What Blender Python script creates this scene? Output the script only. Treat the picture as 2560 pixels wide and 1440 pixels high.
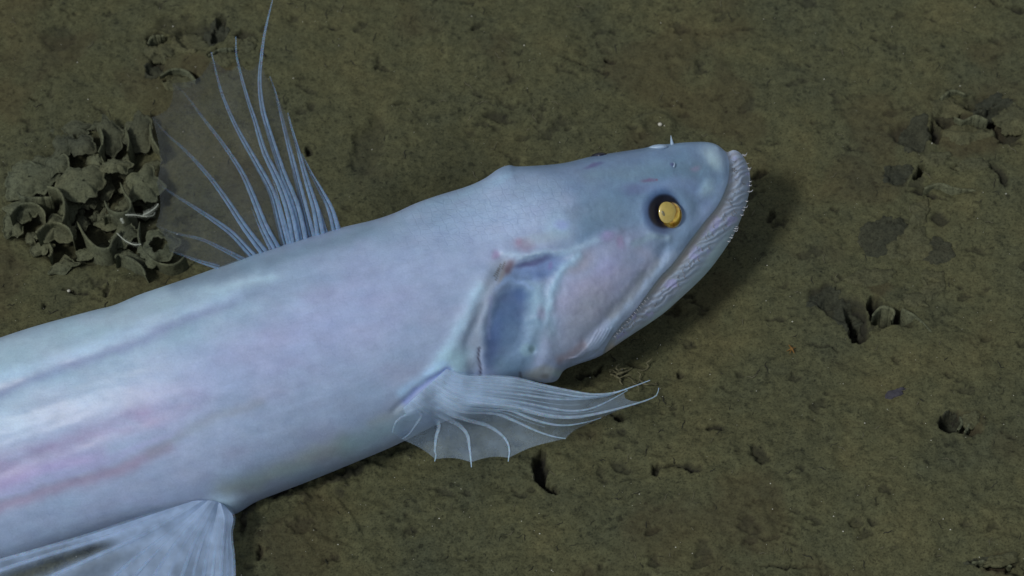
import bpy, math, random
import numpy as np
from mathutils import Vector

for o in list(bpy.data.objects):
    bpy.data.objects.remove(o)
SC = bpy.context.scene
COL = SC.collection
R = math.radians

# ------------------------------------------------------------------ camera
ELEV = R(52.0)
DIST = 1.30
FW = 0.54                       # metres across the frame at DIST
AIM = np.array([0.0, 0.0, 0.03])
CAMP = AIM + DIST * np.array([0.0, -math.cos(ELEV), math.sin(ELEV)])
cd = bpy.data.cameras.new('camera')
cam = bpy.data.objects.new('camera', cd)
COL.objects.link(cam)
cam.location = CAMP
cam.rotation_euler = (math.pi / 2 - ELEV, 0, 0)
cd.sensor_width = 36
cd.lens = 36 * DIST / FW
cd.clip_start = 0.05
cd.clip_end = 200
cd.dof.use_dof = True
cd.dof.focus_distance = 1.27
cd.dof.aperture_fstop = 13
SC.camera = cam
FWD = np.array([0.0, math.cos(ELEV), -math.sin(ELEV)])
RGT = np.array([1.0, 0.0, 0.0])
UPV = np.array([0.0, math.sin(ELEV), math.cos(ELEV)])
PX = FW / 2560.0                # metres per photo pixel at DIST

# ------------------------------------------------------------------ light
LD = np.array([-0.028, -0.025, 0.043])
LD = LD / np.linalg.norm(LD)
w = bpy.data.worlds.new('World')
SC.world = w
w.use_nodes = True
nt = w.node_tree
bg = nt.nodes['Background']
sky = nt.nodes.new('ShaderNodeTexSky')
sky.sky_type = 'NISHITA'
sky.sun_disc = False
sky.sun_elevation = math.asin(LD[2])
sky.sun_rotation = math.atan2(LD[0], LD[1])
hs = nt.nodes.new('ShaderNodeHueSaturation')      # suspended silt greys the ambient light
hs.inputs['Saturation'].default_value = 0.30
nt.links.new(sky.outputs[0], hs.inputs['Color'])
nt.links.new(hs.outputs[0], bg.inputs[0])
bg.inputs[1].default_value = 0.09
sd_ = bpy.data.lights.new('sun', 'SUN')
sd_.energy = 1.9
sd_.angle = R(9.0)
sd_.color = (1.0, 0.97, 0.92)
sun = bpy.data.objects.new('sun', sd_)
COL.objects.link(sun)
sun.rotation_euler = Vector(LD).to_track_quat('Z', 'Y').to_euler()
SC.view_settings.view_transform = 'Standard'
SC.view_settings.look = 'None'
SC.view_settings.exposure = 0.0
SC.view_settings.gamma = 1.0

# ------------------------------------------------------------------ projection helpers
def rays(u, v):
    """direction with unit depth for photo pixel (2560x1440)"""
    u = np.asarray(u, float); v = np.asarray(v, float)
    a = (u - 1280) * PX / DIST
    b = (720 - v) * PX / DIST
    return FWD + a[..., None] * RGT + b[..., None] * UPV
def at_z(u, v, z):
    r = rays(u, v)
    t = (np.asarray(z, float) - CAMP[2]) / r[..., 2]
    return CAMP + r * t[..., None]
def at_depth(u, v, d):
    return CAMP + rays(u, v) * np.asarray(d, float)[..., None]
def depth_of(p):
    return (np.asarray(p) - CAMP) @ FWD
def to_px(p):
    q = np.asarray(p) - CAMP
    d = q @ FWD
    return 1280 + (q @ RGT) / d * DIST / PX, 720 - (q @ UPV) / d * DIST / PX

# ------------------------------------------------------------------ noise
_rs = np.random.RandomState(7)
_P = _rs.rand(256, 256)
def vnoise(x, y, s=0):
    x = np.asarray(x, float) + s * 17.31; y = np.asarray(y, float) + s * 9.77
    xi = np.floor(x).astype(int); yi = np.floor(y).astype(int)
    fx = x - xi; fy = y - yi
    fx = fx * fx * fx * (fx * (fx * 6 - 15) + 10); fy = fy * fy * fy * (fy * (fy * 6 - 15) + 10)
    a = _P[xi & 255, yi & 255]; b = _P[(xi + 1) & 255, yi & 255]
    c = _P[xi & 255, (yi + 1) & 255]; d = _P[(xi + 1) & 255, (yi + 1) & 255]
    return (a * (1 - fx) + b * fx) * (1 - fy) + (c * (1 - fx) + d * fx) * fy
def fbm(x, y, o=4, s=0, g=0.5):
    t = 0; a = 1; n = 0
    ca, sa = math.cos(0.6), math.sin(0.6)
    for k in range(o):
        t = t + a * (vnoise(x, y, s + k) - 0.5); n += a
        x, y = (x * ca - y * sa) * 2.03, (x * sa + y * ca) * 2.03
        a *= g
    return t / n * 2          # about -1..1
def sstep(a, b, x):
    t = np.clip((x - a) / (b - a), 0, 1)
    return t * t * (3 - 2 * t)
def dpoly(u, v, pts):
    """distance of points to an open polyline"""
    best = np.full(np.shape(u), 1e9)
    for (x0, y0), (x1, y1) in zip(pts[:-1], pts[1:]):
        dx, dy = x1 - x0, y1 - y0
        L = dx * dx + dy * dy + 1e-9
        t = np.clip(((u - x0) * dx + (v - y0) * dy) / L, 0, 1)
        best = np.minimum(best, np.hypot(u - x0 - t * dx, v - y0 - t * dy))
    return best
def inpoly(u, v, pts):
    c = np.zeros(np.shape(u), bool)
    n = len(pts)
    for i in range(n):
        x0, y0 = pts[i]; x1, y1 = pts[(i + 1) % n]
        if y0 == y1: continue
        k = ((v < y0) != (v < y1)) & (u < (x1 - x0) * (v - y0) / (y1 - y0) + x0)
        c ^= k
    return c
def smooth_line(pts, n):
    """Catmull-Rom resampled to n points evenly by length"""
    P = np.array(pts, float)
    P = np.vstack([2 * P[0] - P[1], P, 2 * P[-1] - P[-2]])
    out = []
    for i in range(1, len(P) - 2):
        t = np.linspace(0, 1, 16, endpoint=False)[:, None]
        p0, p1, p2, p3 = P[i - 1], P[i], P[i + 1], P[i + 2]
        out.append(0.5 * (2 * p1 + (p2 - p0) * t + (2 * p0 - 5 * p1 + 4 * p2 - p3) * t ** 2 + (3 * p1 - p0 - 3 * p2 + p3) * t ** 3))
    out.append(P[-2][None])
    Q = np.vstack(out)
    s = np.concatenate([[0], np.cumsum(np.linalg.norm(np.diff(Q, axis=0), axis=1))])
    q = np.linspace(0, s[-1], n)
    return np.stack([np.interp(q, s, Q[:, k]) for k in range(P.shape[1])], 1)
def lin(c):
    c = np.asarray(c, float) / 255.0
    return np.where(c <= 0.04045, c / 12.92, ((c + 0.055) / 1.055) ** 2.4)

# ------------------------------------------------------------------ object helpers
def mesh_np(name, V, F, mat, parent=None, smooth=True):
    """V (n,3), F list/array of quads or tris"""
    V = np.asarray(V, np.float32)
    me = bpy.data.meshes.new(name)
    F = np.asarray(F, np.int32)
    k = F.shape[1]
    me.vertices.add(len(V)); me.vertices.foreach_set('co', V.ravel())
    me.loops.add(F.size); me.loops.foreach_set('vertex_index', F.ravel())
    me.polygons.add(len(F)); me.polygons.foreach_set('loop_start', np.arange(len(F), dtype=np.int32) * k)
    me.polygons.foreach_set('loop_total', np.full(len(F), k, np.int32))
    me.update(calc_edges=True); me.validate()
    if smooth: me.polygons.foreach_set('use_smooth', np.ones(len(me.polygons), bool))
    me.materials.append(mat)
    o = bpy.data.objects.new(name, me)
    COL.objects.link(o)
    if parent: o.parent = parent; o.matrix_parent_inverse = parent_inv(parent)
    return o
def parent_inv(p):
    from mathutils import Matrix
    m = Matrix.Translation(p.location) if p.parent is None else Matrix.Translation(p.location)
    return m.inverted()
def attr(o, name, vals, kind='FLOAT'):
    a = o.data.attributes.new(name, kind, 'POINT')
    if kind == 'FLOAT': a.data.foreach_set('value', np.asarray(vals, np.float32).ravel())
    else:
        c = np.ones((len(vals), 4), np.float32); c[:, :3] = vals
        a.data.foreach_set('color', c.ravel())
def tag(o, label=None, cat=None, group=None, kind=None):
    if label: o['label'] = label
    if cat: o['category'] = cat
    if group: o['group'] = group
    if kind: o['kind'] = kind
    return o
def empty(name, loc, label, cat, group=None):
    o = bpy.data.objects.new(name, None)
    o.empty_display_size = 0.01
    o.location = loc
    COL.objects.link(o)
    return tag(o, label, cat, group)
def grid_faces(nr, nc, close=False, off=0):
    i = np.arange(nr - 1)[:, None]; j = np.arange(nc if close else nc - 1)[None, :]
    j2 = (j + 1) % nc
    f = np.stack([i * nc + j, i * nc + j2, (i + 1) * nc + j2, (i + 1) * nc + j], -1)
    return f.reshape(-1, 4) + off
def tube(pts, rad, ns=7, flat=1.0, flatdir=None):
    """tapered tube along pts (n,3); rad (n,). returns V,F (closed to points at both ends)"""
    P = np.asarray(pts, float); n = len(P)
    T = np.gradient(P, axis=0); T /= np.linalg.norm(T, axis=1)[:, None] + 1e-12
    ref = -FWD if flatdir is None else np.asarray(flatdir, float)
    A = np.cross(T, ref); A /= np.linalg.norm(A, axis=1)[:, None] + 1e-12
    B = np.cross(A, T)
    th = np.linspace(0, 2 * math.pi, ns, endpoint=False)
    rad = np.asarray(rad, float) * np.ones(n)
    V = P[:, None, :] + rad[:, None, None] * (np.cos(th)[None, :, None] * A[:, None, :] + flat * np.sin(th)[None, :, None] * B[:, None, :])
    V = V.reshape(-1, 3)
    F = grid_faces(n, ns, True)
    return V, F
class Bag:
    def __init__(s): s.V = []; s.F = []; s.n = 0; s.A = []
    def add(s, V, F, a=None):
        s.V.append(V); s.F.append(np.asarray(F) + s.n); s.n += len(V)
        s.A.append(np.zeros(len(V)) if a is None else np.asarray(a) * np.ones(len(V)))
    def get(s): return np.vstack(s.V), np.vstack(s.F)
    def a(s): return np.concatenate(s.A)
def ball(c, r, nu=10, nv=7, axes=None):
    th = np.linspace(0, 2 * math.pi, nu, endpoint=False); ph = np.linspace(0.02, math.pi - 0.02, nv)
    S = np.stack([np.sin(ph)[:, None] * np.cos(th), np.sin(ph)[:, None] * np.sin(th), np.cos(ph)[:, None] * np.ones(nu)], -1).reshape(-1, 3)
    r = np.asarray(r, float) * np.ones(3)
    S = S * r
    if axes is not None: S = S @ np.asarray(axes)
    return S + c, grid_faces(nv, nu, True)

# ------------------------------------------------------------------ material helpers
def new_mat(name):
    m = bpy.data.materials.new(name); m.use_nodes = True
    n = m.node_tree; b = n.nodes['Principled BSDF']
    return m, n, b
def N(n, t, **k):
    x = n.nodes.new(t)
    for a, v in k.items():
        if a.startswith('i_'): x.inputs[a[2:].replace('_', ' ')].default_value = v
        else: setattr(x, a, v)
    return x
def L(n, a, b): n.links.new(a, b)
def ramp(n, fac, stops):
    r = n.nodes.new('ShaderNodeValToRGB')
    e = r.color_ramp.elements
    while len(e) > 1: e.remove(e[-1])
    e[0].position = stops[0][0]; e[0].color = (*stops[0][1], 1)
    for p, c in stops[1:]:
        q = e.new(p); q.color = (*c, 1)
    L(n, fac, r.inputs[0])
    return r
def mixc(n, mode, fac, a, b):
    x = n.nodes.new('ShaderNodeMix'); x.data_type = 'RGBA'; x.blend_type = mode
    for s, q in ((x.inputs['Factor'], fac), (x.inputs[6], a), (x.inputs[7], b)):
        if isinstance(q, (int, float)): s.default_value = q
        elif isinstance(q, tuple): s.default_value = (*q, 1)
        else: L(n, q, s)
    return x.outputs[2]
def mathn(n, op, a, b=0.0):
    x = n.nodes.new('ShaderNodeMath'); x.operation = op
    for s, q in zip(x.inputs, (a, b)):
        if isinstance(q, (int, float)): s.default_value = q
        else: L(n, q, s)
    return x.outputs[0]

KG = 1.0     # sediment albedo scale
def mud_mat(name, tint=(1, 1, 1), use_attr=True, speck=1.0):
    m, n, b = new_mat(name)
    g = N(n, 'ShaderNodeNewGeometry')
    n1 = N(n, 'ShaderNodeTexNoise', i_Scale=14.0, i_Detail=8.0, i_Roughness=0.66)
    n2 = N(n, 'ShaderNodeTexNoise', i_Scale=240.0, i_Detail=5.0, i_Roughness=0.7)
    n3 = N(n, 'ShaderNodeTexNoise', i_Scale=900.0, i_Detail=3.0, i_Roughness=0.7)
    n4 = N(n, 'ShaderNodeTexNoise', i_Scale=130.0, i_Detail=7.0, i_Roughness=0.75, i_Distortion=0.6)
    for q in (n1, n2, n3, n4): L(n, g.outputs['Position'], q.inputs['Vector'])
    t = np.array(tint)
    A = tuple(np.array((0.062, 0.069, 0.041)) * t); B = tuple(np.array((0.098, 0.094, 0.046)) * t); Cc = tuple(np.array((0.080, 0.083, 0.043)) * t)
    c = ramp(n, n1.outputs[0], [(0.33, A), (0.52, Cc), (0.68, B)]).outputs[0]
    f2 = ramp(n, n2.outputs[0], [(0.30, (0.60,) * 3), (0.5, (1.0,) * 3), (0.72, (1.3,) * 3)]).outputs[0]
    c = mixc(n, 'MULTIPLY', 0.8, c, f2)
    # dark detritus flecks
    f4 = ramp(n, n4.outputs[0], [(0.31, (0.28, 0.29, 0.33)), (0.38, (0.68, 0.69, 0.72)), (0.47, (1.0,) * 3)]).outputs[0]
    c = mixc(n, 'MULTIPLY', 0.75 * speck, c, f4)
    for scl, thr, amt in ((110.0, 0.09, 0.55), (260.0, 0.17, 0.6)):
        wv_ = N(n, 'ShaderNodeVectorMath', operation='MULTIPLY_ADD'); L(n, n4.outputs['Color'], wv_.inputs[0]); wv_.inputs[1].default_value = (1.9 / scl,) * 3; L(n, g.outputs['Position'], wv_.inputs[2])
        vo = N(n, 'ShaderNodeTexVoronoi'); vo.inputs['Scale'].default_value = scl; L(n, wv_.outputs[0], vo.inputs['Vector'])
        sp = N(n, 'ShaderNodeSeparateColor'); L(n, vo.outputs['Color'], sp.inputs[0])
        lim = mathn(n, 'MULTIPLY', mathn(n, 'MULTIPLY', mathn(n, 'POWER', sp.outputs[0], 1.6), ramp(n, n1.outputs[0], [(0.40, (1.5,) * 3), (0.60, (0.35,) * 3)]).outputs[0]), thr * 1.9)
        k_ = mathn(n, 'SUBTRACT', lim, vo.outputs['Distance'])
        f = ramp(n, mathn(n, 'ADD', k_, 0.5), [(0.47, (1.0,) * 3), (0.55, (0.34, 0.35, 0.38))]).outputs[0]
        c = mixc(n, 'MULTIPLY', amt * speck, c, f)
    # tiny pale grains
    fd = ramp(n, n3.outputs[0], [(0.34, (0.42, 0.42, 0.44)), (0.46, (0.94,) * 3), (0.60, (1.12,) * 3)]).outputs[0]
    c = mixc(n, 'MULTIPLY', 0.85, c, fd)
    f3 = ramp(n, n3.outputs[0], [(0.68, (0, 0, 0)), (0.78, (0.08, 0.08, 0.06))]).outputs[0]
    c = mixc(n, 'ADD', 0.6, c, f3)
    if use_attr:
        a = N(n, 'ShaderNodeAttribute', attribute_name='organic_and_shade')
        c = mixc(n, 'MIX', a.outputs['Fac'], c, (0.016, 0.0155, 0.015))  # painted dark: black mud, and shade in pits and gaps
        a2 = N(n, 'ShaderNodeAttribute', attribute_name='rust')
        c = mixc(n, 'MIX', a2.outputs['Fac'], c, (0.050, 0.036, 0.019))
    L(n, c, b.inputs['Base Color'])
    b.inputs['Roughness'].default_value = 0.95
    b.inputs['Specular IOR Level'].default_value = 0.15
    bp = N(n, 'ShaderNodeBump'); bp.inputs['Distance'].default_value = 0.0010; bp.inputs['Strength'].default_value = 0.6
    s = mathn(n, 'ADD', n2.outputs[0], mathn(n, 'MULTIPLY', n3.outputs[0], 0.45))
    s = mathn(n, 'ADD', s, n4.outputs[0])
    L(n, s, bp.inputs['Height']); L(n, bp.outputs[0], b.inputs['Normal'])
    return m
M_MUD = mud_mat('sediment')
M_LOBE = mud_mat('silt_coated_shell', tint=(1.25, 1.32, 1.55), use_attr=True, speck=0.35)
M_SHARD = mud_mat('dark_silt_flake', tint=(0.56, 0.58, 0.74), use_attr=False, speck=0.5)
def plain(name, col, rough=0.6, spec=0.3, sss=0.0, noise=0.25, nscale=500.0):
    m, n, b = new_mat(name)
    g = N(n, 'ShaderNodeNewGeometry')
    q = N(n, 'ShaderNodeTexNoise', i_Scale=nscale, i_Detail=4.0); L(n, g.outputs['Position'], q.inputs['Vector'])
    f = ramp(n, q.outputs[0], [(0.3, (1 - noise,) * 3), (0.7, (1 + noise * 0.6,) * 3)]).outputs[0]
    L(n, mixc(n, 'MULTIPLY', 1.0, tuple(col), f), b.inputs['Base Color'])
    b.inputs['Roughness'].default_value = rough; b.inputs['Specular IOR Level'].default_value = spec
    if sss:
        b.inputs['Subsurface Weight'].default_value = sss; b.inputs['Subsurface Scale'].default_value = 0.004
        b.inputs['Subsurface Radius'].default_value = (1.0, 0.9, 0.9)
    return m

# ------------------------------------------------------------------ the seabed
# hollows: photo px centre, radii px, rotation deg, depth mm, painted darkness (dark mud and cavity shade)
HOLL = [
    (2225, 790, 60, 26, 8, 9, .9), (2190, 760, 22, 20, 0, 12, 1.0), (2145, 800, 26, 44, -15, 5, .8), (2400, 300, 70, 34, 10, 4, .6), (2470, 300, 22, 30, 20, 9, .95), (2430, 262, 40, 10, 10, 8, .9), (2340, 330, 16, 26, 10, 8, .9), (2520, 330, 40, 26, 0, 5, .7), (2385, 1064, 40, 24, 0, 4, .8),
    (2205, 775, 45, 22, 20, 13, 1.0), (2245, 800, 40, 12, 25, 8, .9), (2140, 815, 12, 36, -20, 9, 1.0), (2150, 835, 30, 10, 10, 6, .9), (2110, 770, 60, 40, 30, 3, .6),
    (2065, 735, 48, 30, 0, 2.5, .65), (2296, 425, 11, 28, 15, 11, 1.0), (2395, 280, 20, 8, 0, 8, 1.0), (2388, 412, 22, 8, 10, 7, .95), (2365, 305, 14, 18, 0, 7, .9),
    (2480, 290, 30, 40, 40, 6, .8), (2525, 355, 35, 7, 0, 6, .95), (2280, 345, 40, 55, -30, 3, .55), (2240, 435, 34, 26, 30, 2.5, .6), (2350, 545, 22, 26, 0, 2, .6),
    (2450, 250, 50, 20, 0, 3, .4), (2500, 440, 12, 36, -20, 4, .7), (2320, 480, 60, 5, 8, 3, .8),
    (2370, 1060, 28, 18, 0, 8, .9), (2420, 1072, 34, 18, 30, 4, .5), (2500, 1425, 70, 14, 15, 6, .8), (2560, 1430, 40, 20, 0, 6, .7),
    (1350, 1165, 14, 36, -8, 10, .9), (1372, 1215, 10, 26, -35, 7, .8), (1552, 1052, 14, 12, 0, 7, .9), (1536, 1045, 9, 8, 0, 6, .9),
    (445, 178, 34, 8, 0, 9, 1.0), (485, 192, 8, 18, -35, 7, .9), (420, 195, 8, 16, 40, 7, .8), (545, 130, 26, 8, -5, 9, 1.0), (590, 125, 16, 8, 0, 6, .9), (385, 165, 22, 28, 10, 4, .65),
    (385, 100, 26, 28, 0, 4, .65), (500, 85, 70, 40, 0, 4, .45), (550, 70, 16, 50, 10, 5, .6), (620, 90, 34, 12, 0, 4, .6), (440, 60, 60, 30, 0, 2, .3), (150, 100, 50, 40, 20, 1.5, .35),
    (85, 255, 22, 5, 0, 5, .9), (200, 722, 40, 6, 10, 4, .8), (170, 718, 12, 5, 0, 4, .8), (265, 725, 6, 20, 0, 3, .6), (110, 765, 10, 8, 0, 3, .6),
    (1520, 145, 16, 10, 0, 4, .8), (1440, 150, 40, 6, 30, 4, .7), (1250, 290, 50, 10, 15, 3, .6), (1200, 60, 30, 8, -20, 3, .5), (770, 372, 12, 10, 0, 5, .8), (925, 350, 45, 90, 10, 2.5, .3),
    (1900, 430, 22, 10, -10, 4, .7), (1925, 540, 14, 12, 40, 3, .6), (1640, 1330, 26, 10, -30, 2, .5), (1900, 1135, 20, 26, 0, 2.5, .55), (1700, 1172, 60, 6, 2, 4, .8),
    (1640, 1175, 12, 8, 0, 4, .7), (1780, 1075, 22, 8, 8, 3, .7), (2145, 1310, 20, 12, 0, 2, .4), (1970, 1420, 70, 4, 5, 3, .6), (2550, 20, 40, 10, 10, 4, .7), (2490, 8, 20, 8, 0, 4, .7),
    (1700, 925, 12, 10, 0, 3, .6), (1590, 905, 30, 8, 20, 4, .6), (1470, 940, 26, 6, -10, 3, .6), (1500, 930, 6, 16, 0, 4, .6), (860, 1190, 60, 10, -22, 4, .6), (700, 1240, 40, 10, -28, 5, .8), (620, 1290, 12, 40, 18, 4, .7),
    (640, 1390, 8, 22, 0, 3, .6), (960, 160, 24, 10, 20, 2.5, .5), (1000, 250, 30, 8, -10, 2, .4), (2090, 520, 18, 6, 50, 2, .5), (1940, 800, 26, 6, 0, 2, .6), (2060, 860, 40, 5, 20, 2, .5),
]
_hw = []
for (hu, hv, ra, rb, rot, dep, org_shade) in HOLL:
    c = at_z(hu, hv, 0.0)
    _hw.append((c[0], c[1], ra * PX, rb * PX / math.sin(ELEV), R(-rot), dep * 1e-3, org_shade))
XC = at_z(235, 500, 0.0)
_CL = [tuple(at_z(u_, v_, 0.0)[:2]) for u_, v_ in ((592, 1318), (650, 1272), (730, 1236), (830, 1196), (930, 1158), (1010, 1120), (1080, 1090))]
def ground(x, y, full=False):
    x = np.asarray(x, float); y = np.asarray(y, float)
    h = 0.0050 * fbm(x * 7, y * 7, 3, 1) + 0.0022 * fbm(x * 28, y * 28, 4, 11)
    h = h + 0.0008 * fbm(x * 120, y * 120, 4, 21, 0.6)
    # shallow plate edges / slumps of sediment
    q = fbm(x * 16 + 0.8 * fbm(x * 30, y * 30, 3, 41), y * 16, 3, 31)
    h = h + 0.0009 * sstep(-0.05, 0.18, q) - 0.0006 * sstep(0.26, 0.36, q)
    h = h + 0.0003 * fbm(x * 420, y * 420, 3, 151, 0.7)
    # small pits
    p = fbm(x * 75, y * 95, 4, 51, 0.6)
    pit = sstep(0.38, 0.56, p)
    h = h - 0.0014 * pit
    org_shade = 0.42 * pit
    # fine branching cracks
    ck = np.abs(fbm(x * 34 + 0.6 * fbm(x * 90, y * 90, 2, 61), y * 40, 3, 71))
    gate = 0.6 * sstep(0.25, 0.45, fbm(x * 13, y * 13, 2, 81))
    cr = (1 - sstep(0.0, 0.014, ck)) * gate * sstep(-0.1, 0.25, fbm(x * 60, y * 60, 2, 85))
    h = h - 0.0007 * cr
    org_shade = np.maximum(org_shade, 0.4 * cr)
    wx = x + 0.0045 * fbm(x * 90, y * 90, 4, 91, 0.6); wy = y + 0.0045 * fbm(x * 90, y * 90, 4, 95, 0.6)
    for (cx, cy, ra, rb, rot, dep, og_shade) in _hw:
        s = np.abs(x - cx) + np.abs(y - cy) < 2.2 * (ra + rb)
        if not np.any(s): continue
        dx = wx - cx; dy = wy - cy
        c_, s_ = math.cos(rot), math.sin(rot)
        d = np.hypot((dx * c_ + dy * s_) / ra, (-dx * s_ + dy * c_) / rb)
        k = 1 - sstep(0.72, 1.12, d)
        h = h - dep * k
        org_shade = np.maximum(org_shade, og_shade * k)  # cavity shade painted into the hollow along with dark mud
    # bed under the folded colony: a scoured hollow, its gap shade painted dark
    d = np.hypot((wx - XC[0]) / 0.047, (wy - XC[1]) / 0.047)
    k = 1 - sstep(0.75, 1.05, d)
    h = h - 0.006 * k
    org_shade = np.maximum(org_shade, 0.35 * k)
    # crumbled mud pushed up where the belly rests
    for (x0, y0), (x1, y1) in zip(_CL[:-1], _CL[1:]):
        if not np.any((np.abs(x - x0) < .06) & (np.abs(y - y0) < .06)): continue
        tq = np.clip(((x - x0) * (x1 - x0) + (y - y0) * (y1 - y0)) / ((x1 - x0) ** 2 + (y1 - y0) ** 2), 0, 1)
        dq = np.hypot(x - x0 - tq * (x1 - x0), y - y0 - tq * (y1 - y0))
        h = np.where(dq < 0.028, np.maximum(h, np.exp(-(dq / 0.009) ** 2) * (0.0022 + 0.0060 * fbm(x * 150, y * 150, 4, 171, 0.6)) - 0.012 * sstep(0.008, 0.026, dq)), h)
    # little ring mound
    c = at_z(1640, 312, 0.0); d = np.hypot(x - c[0], y - c[1])
    h = h + 0.0022 * np.exp(-((d - 0.0085) / 0.003) ** 2) + 0.001 * np.exp(-(d / 0.004) ** 2)
    # low crest below the fish, and a slope along the bottom right
    rust = 0.6 * sstep(0.15, 0.5, fbm(x * 22, y * 22, 3, 101)) * 0.5
    for (ru, rv, rr) in ((2440, 330, 90), (2400, 350, 70), (480, 160, 60), (560, 160, 30), (2430, 1060, 40), (2200, 715, 40), (2500, 1420, 50)):
        c = at_z(ru, rv, 0.0); d = np.hypot(wx - c[0], wy - c[1]) / (rr * PX)
        rust = np.maximum(rust, 0.42 * (1 - sstep(0.6, 1.1, d)))
    if full: return h, org_shade, rust
    return h
def gz(x, y): return float(ground(np.array([x]), np.array([y]))[0])
def on_ground(u, v, up=0.0):
    p = at_z(u, v, 0.0)
    for _ in range(3): p = at_z(u, v, gz(p[0], p[1]) + up)
    return p
STEP = 0.00085
def axis_coords(a, b, far):
    core = np.arange(a, b, STEP)
    out = [b]; s = STEP
    while out[-1] < far: s *= 1.22; out.append(out[-1] + s)
    inn = [a]; s = STEP
    while inn[-1] > -far: s *= 1.22; inn.append(inn[-1] - s)
    return np.concatenate([np.array(inn[::-1][:-1]), core, np.array(out)])
gx = axis_coords(-0.345, 0.345, 40.0); gy = axis_coords(-0.27, 0.31, 40.0)
X, Y = np.meshgrid(gx, gy)
H, ORG_SHADE, RUST = ground(X, Y, True)
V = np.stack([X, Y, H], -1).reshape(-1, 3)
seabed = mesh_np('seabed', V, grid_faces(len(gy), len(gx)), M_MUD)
attr(seabed, 'organic_and_shade', ORG_SHADE); attr(seabed, 'rust', RUST)
tag(seabed, kind='structure')

# ------------------------------------------------------------------ the fish: body
TOP = [(-330, 962), (-160, 900), (0, 844), (100, 812), (229, 777), (285, 763), (350, 736), (450, 702), (540, 670), (630, 637), (750, 598), (840, 572), (930, 551), (985, 533),
       (1040, 508), (1100, 487), (1165, 467), (1210, 447), (1245, 423), (1272, 413), (1300, 416), (1400, 409), (1480, 391), (1560, 378), (1610, 370), (1640, 362), (1672, 360),
       (1715, 356), (1765, 355), (1792, 362), (1808, 374), (1819, 380), (1834, 375), (1850, 382), (1864, 402), (1874, 428)]
BOT = [(-130, 1460), (30, 1412), (160, 1370), (300, 1330), (420, 1302), (520, 1290), (585, 1286), (640, 1255), (700, 1231), (760, 1208), (830, 1180), (900, 1151), (960, 1126), (1010, 1103),
       (1080, 1068), (1160, 1030), (1240, 985), (1305, 952), (1365, 957), (1392, 951), (1410, 926), (1440, 912), (1500, 890), (1560, 850), (1650, 790), (1700, 747),
       (1760, 690), (1800, 640), (1835, 585), (1862, 522), (1872, 485), (1876, 455)]
# pairing of the two outlines (parameter knots: fraction along each curve by landmark)
TL = smooth_line(TOP, 1600); BL = smooth_line(BOT, 1600)
def nearest_i(Ln, p): return int(np.argmin(np.hypot(Ln[:, 0] - p[0], Ln[:, 1] - p[1])))
PAIRS = [((-330, 962), (-130, 1460)), ((0, 844), (185, 1363)), ((450, 702), (640, 1255)), ((840, 572), (1040, 1088)), ((1100, 487), (1270, 970)), ((1245, 423), (1392, 951)),
         ((1400, 409), (1500, 890)), ((1560, 378), (1620, 812)), ((1700, 357), (1740, 712)), ((1792, 362), (1815, 618)), ((1834, 375), (1855, 545)), ((1874, 428), (1876, 455))]
ti = [nearest_i(TL, a) for a, b in PAIRS]; bi = [nearest_i(BL, b) for a, b in PAIRS]
ti[0] = 0; bi[0] = 0; ti[-1] = 1599; bi[-1] = 1599
kk = [0, 200, 500, 780, 960, 1090, 1260, 1480, 1700, 1860, 1960, 2080]
NS = 620
# denser stations in the head
ks = np.concatenate([np.linspace(0, 950, 200, endpoint=False), np.linspace(950, 2080, NS - 200)])
def pchip(xk, yk, x):
    xk = np.array(xk, float); yk = np.array(yk, float)
    h = np.diff(xk); d = np.diff(yk) / h
    m = np.zeros(len(xk)); m[0] = d[0]; m[-1] = d[-1]
    for i in range(1, len(xk) - 1):
        m[i] = 0 if d[i - 1] * d[i] <= 0 else 2 / (1 / d[i - 1] + 1 / d[i])
    i = np.clip(np.searchsorted(xk, x) - 1, 0, len(h) - 1); t = (x - xk[i]) / h[i]
    return ((2 * t**3 - 3 * t**2 + 1) * yk[i] + (t**3 - 2 * t**2 + t) * h[i] * m[i] + (-2 * t**3 + 3 * t**2) * yk[i + 1] + (t**3 - t**2) * h[i] * m[i + 1])
tif = pchip(kk, ti, ks); bif = pchip(kk, bi, ks)
def gs0(a, s):
    k = np.exp(-0.5 * (np.arange(-3 * s, 3 * s + 1) / s) ** 2); k /= k.sum(); n = 3 * s
    return np.convolve(np.concatenate([2 * a[0] - a[n:0:-1], a, 2 * a[-1] - a[-2:-n - 2:-1]]), k, 'valid')
tif = np.clip(gs0(tif, 18), 0, 1599); bif = np.clip(gs0(bif, 18), 0, 1599)
TT = np.stack([np.interp(tif, np.arange(1600), TL[:, k]) for k in (0, 1)], 1)
BB = np.stack([np.interp(bif, np.arange(1600), BL[:, k]) for k in (0, 1)], 1)
_w0 = sstep(NS - 40, NS - 130, np.arange(NS).astype(float))[:, None]
TS = TT * (1 - _w0) + np.stack([gs0(TT[:, k], 26) for k in (0, 1)], 1) * _w0
BS = BB * (1 - _w0) + np.stack([gs0(BB[:, k], 26) for k in (0, 1)], 1) * _w0
CH = np.hypot(*(TS - BS).T)
AX = (TS + BS) / 2
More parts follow.
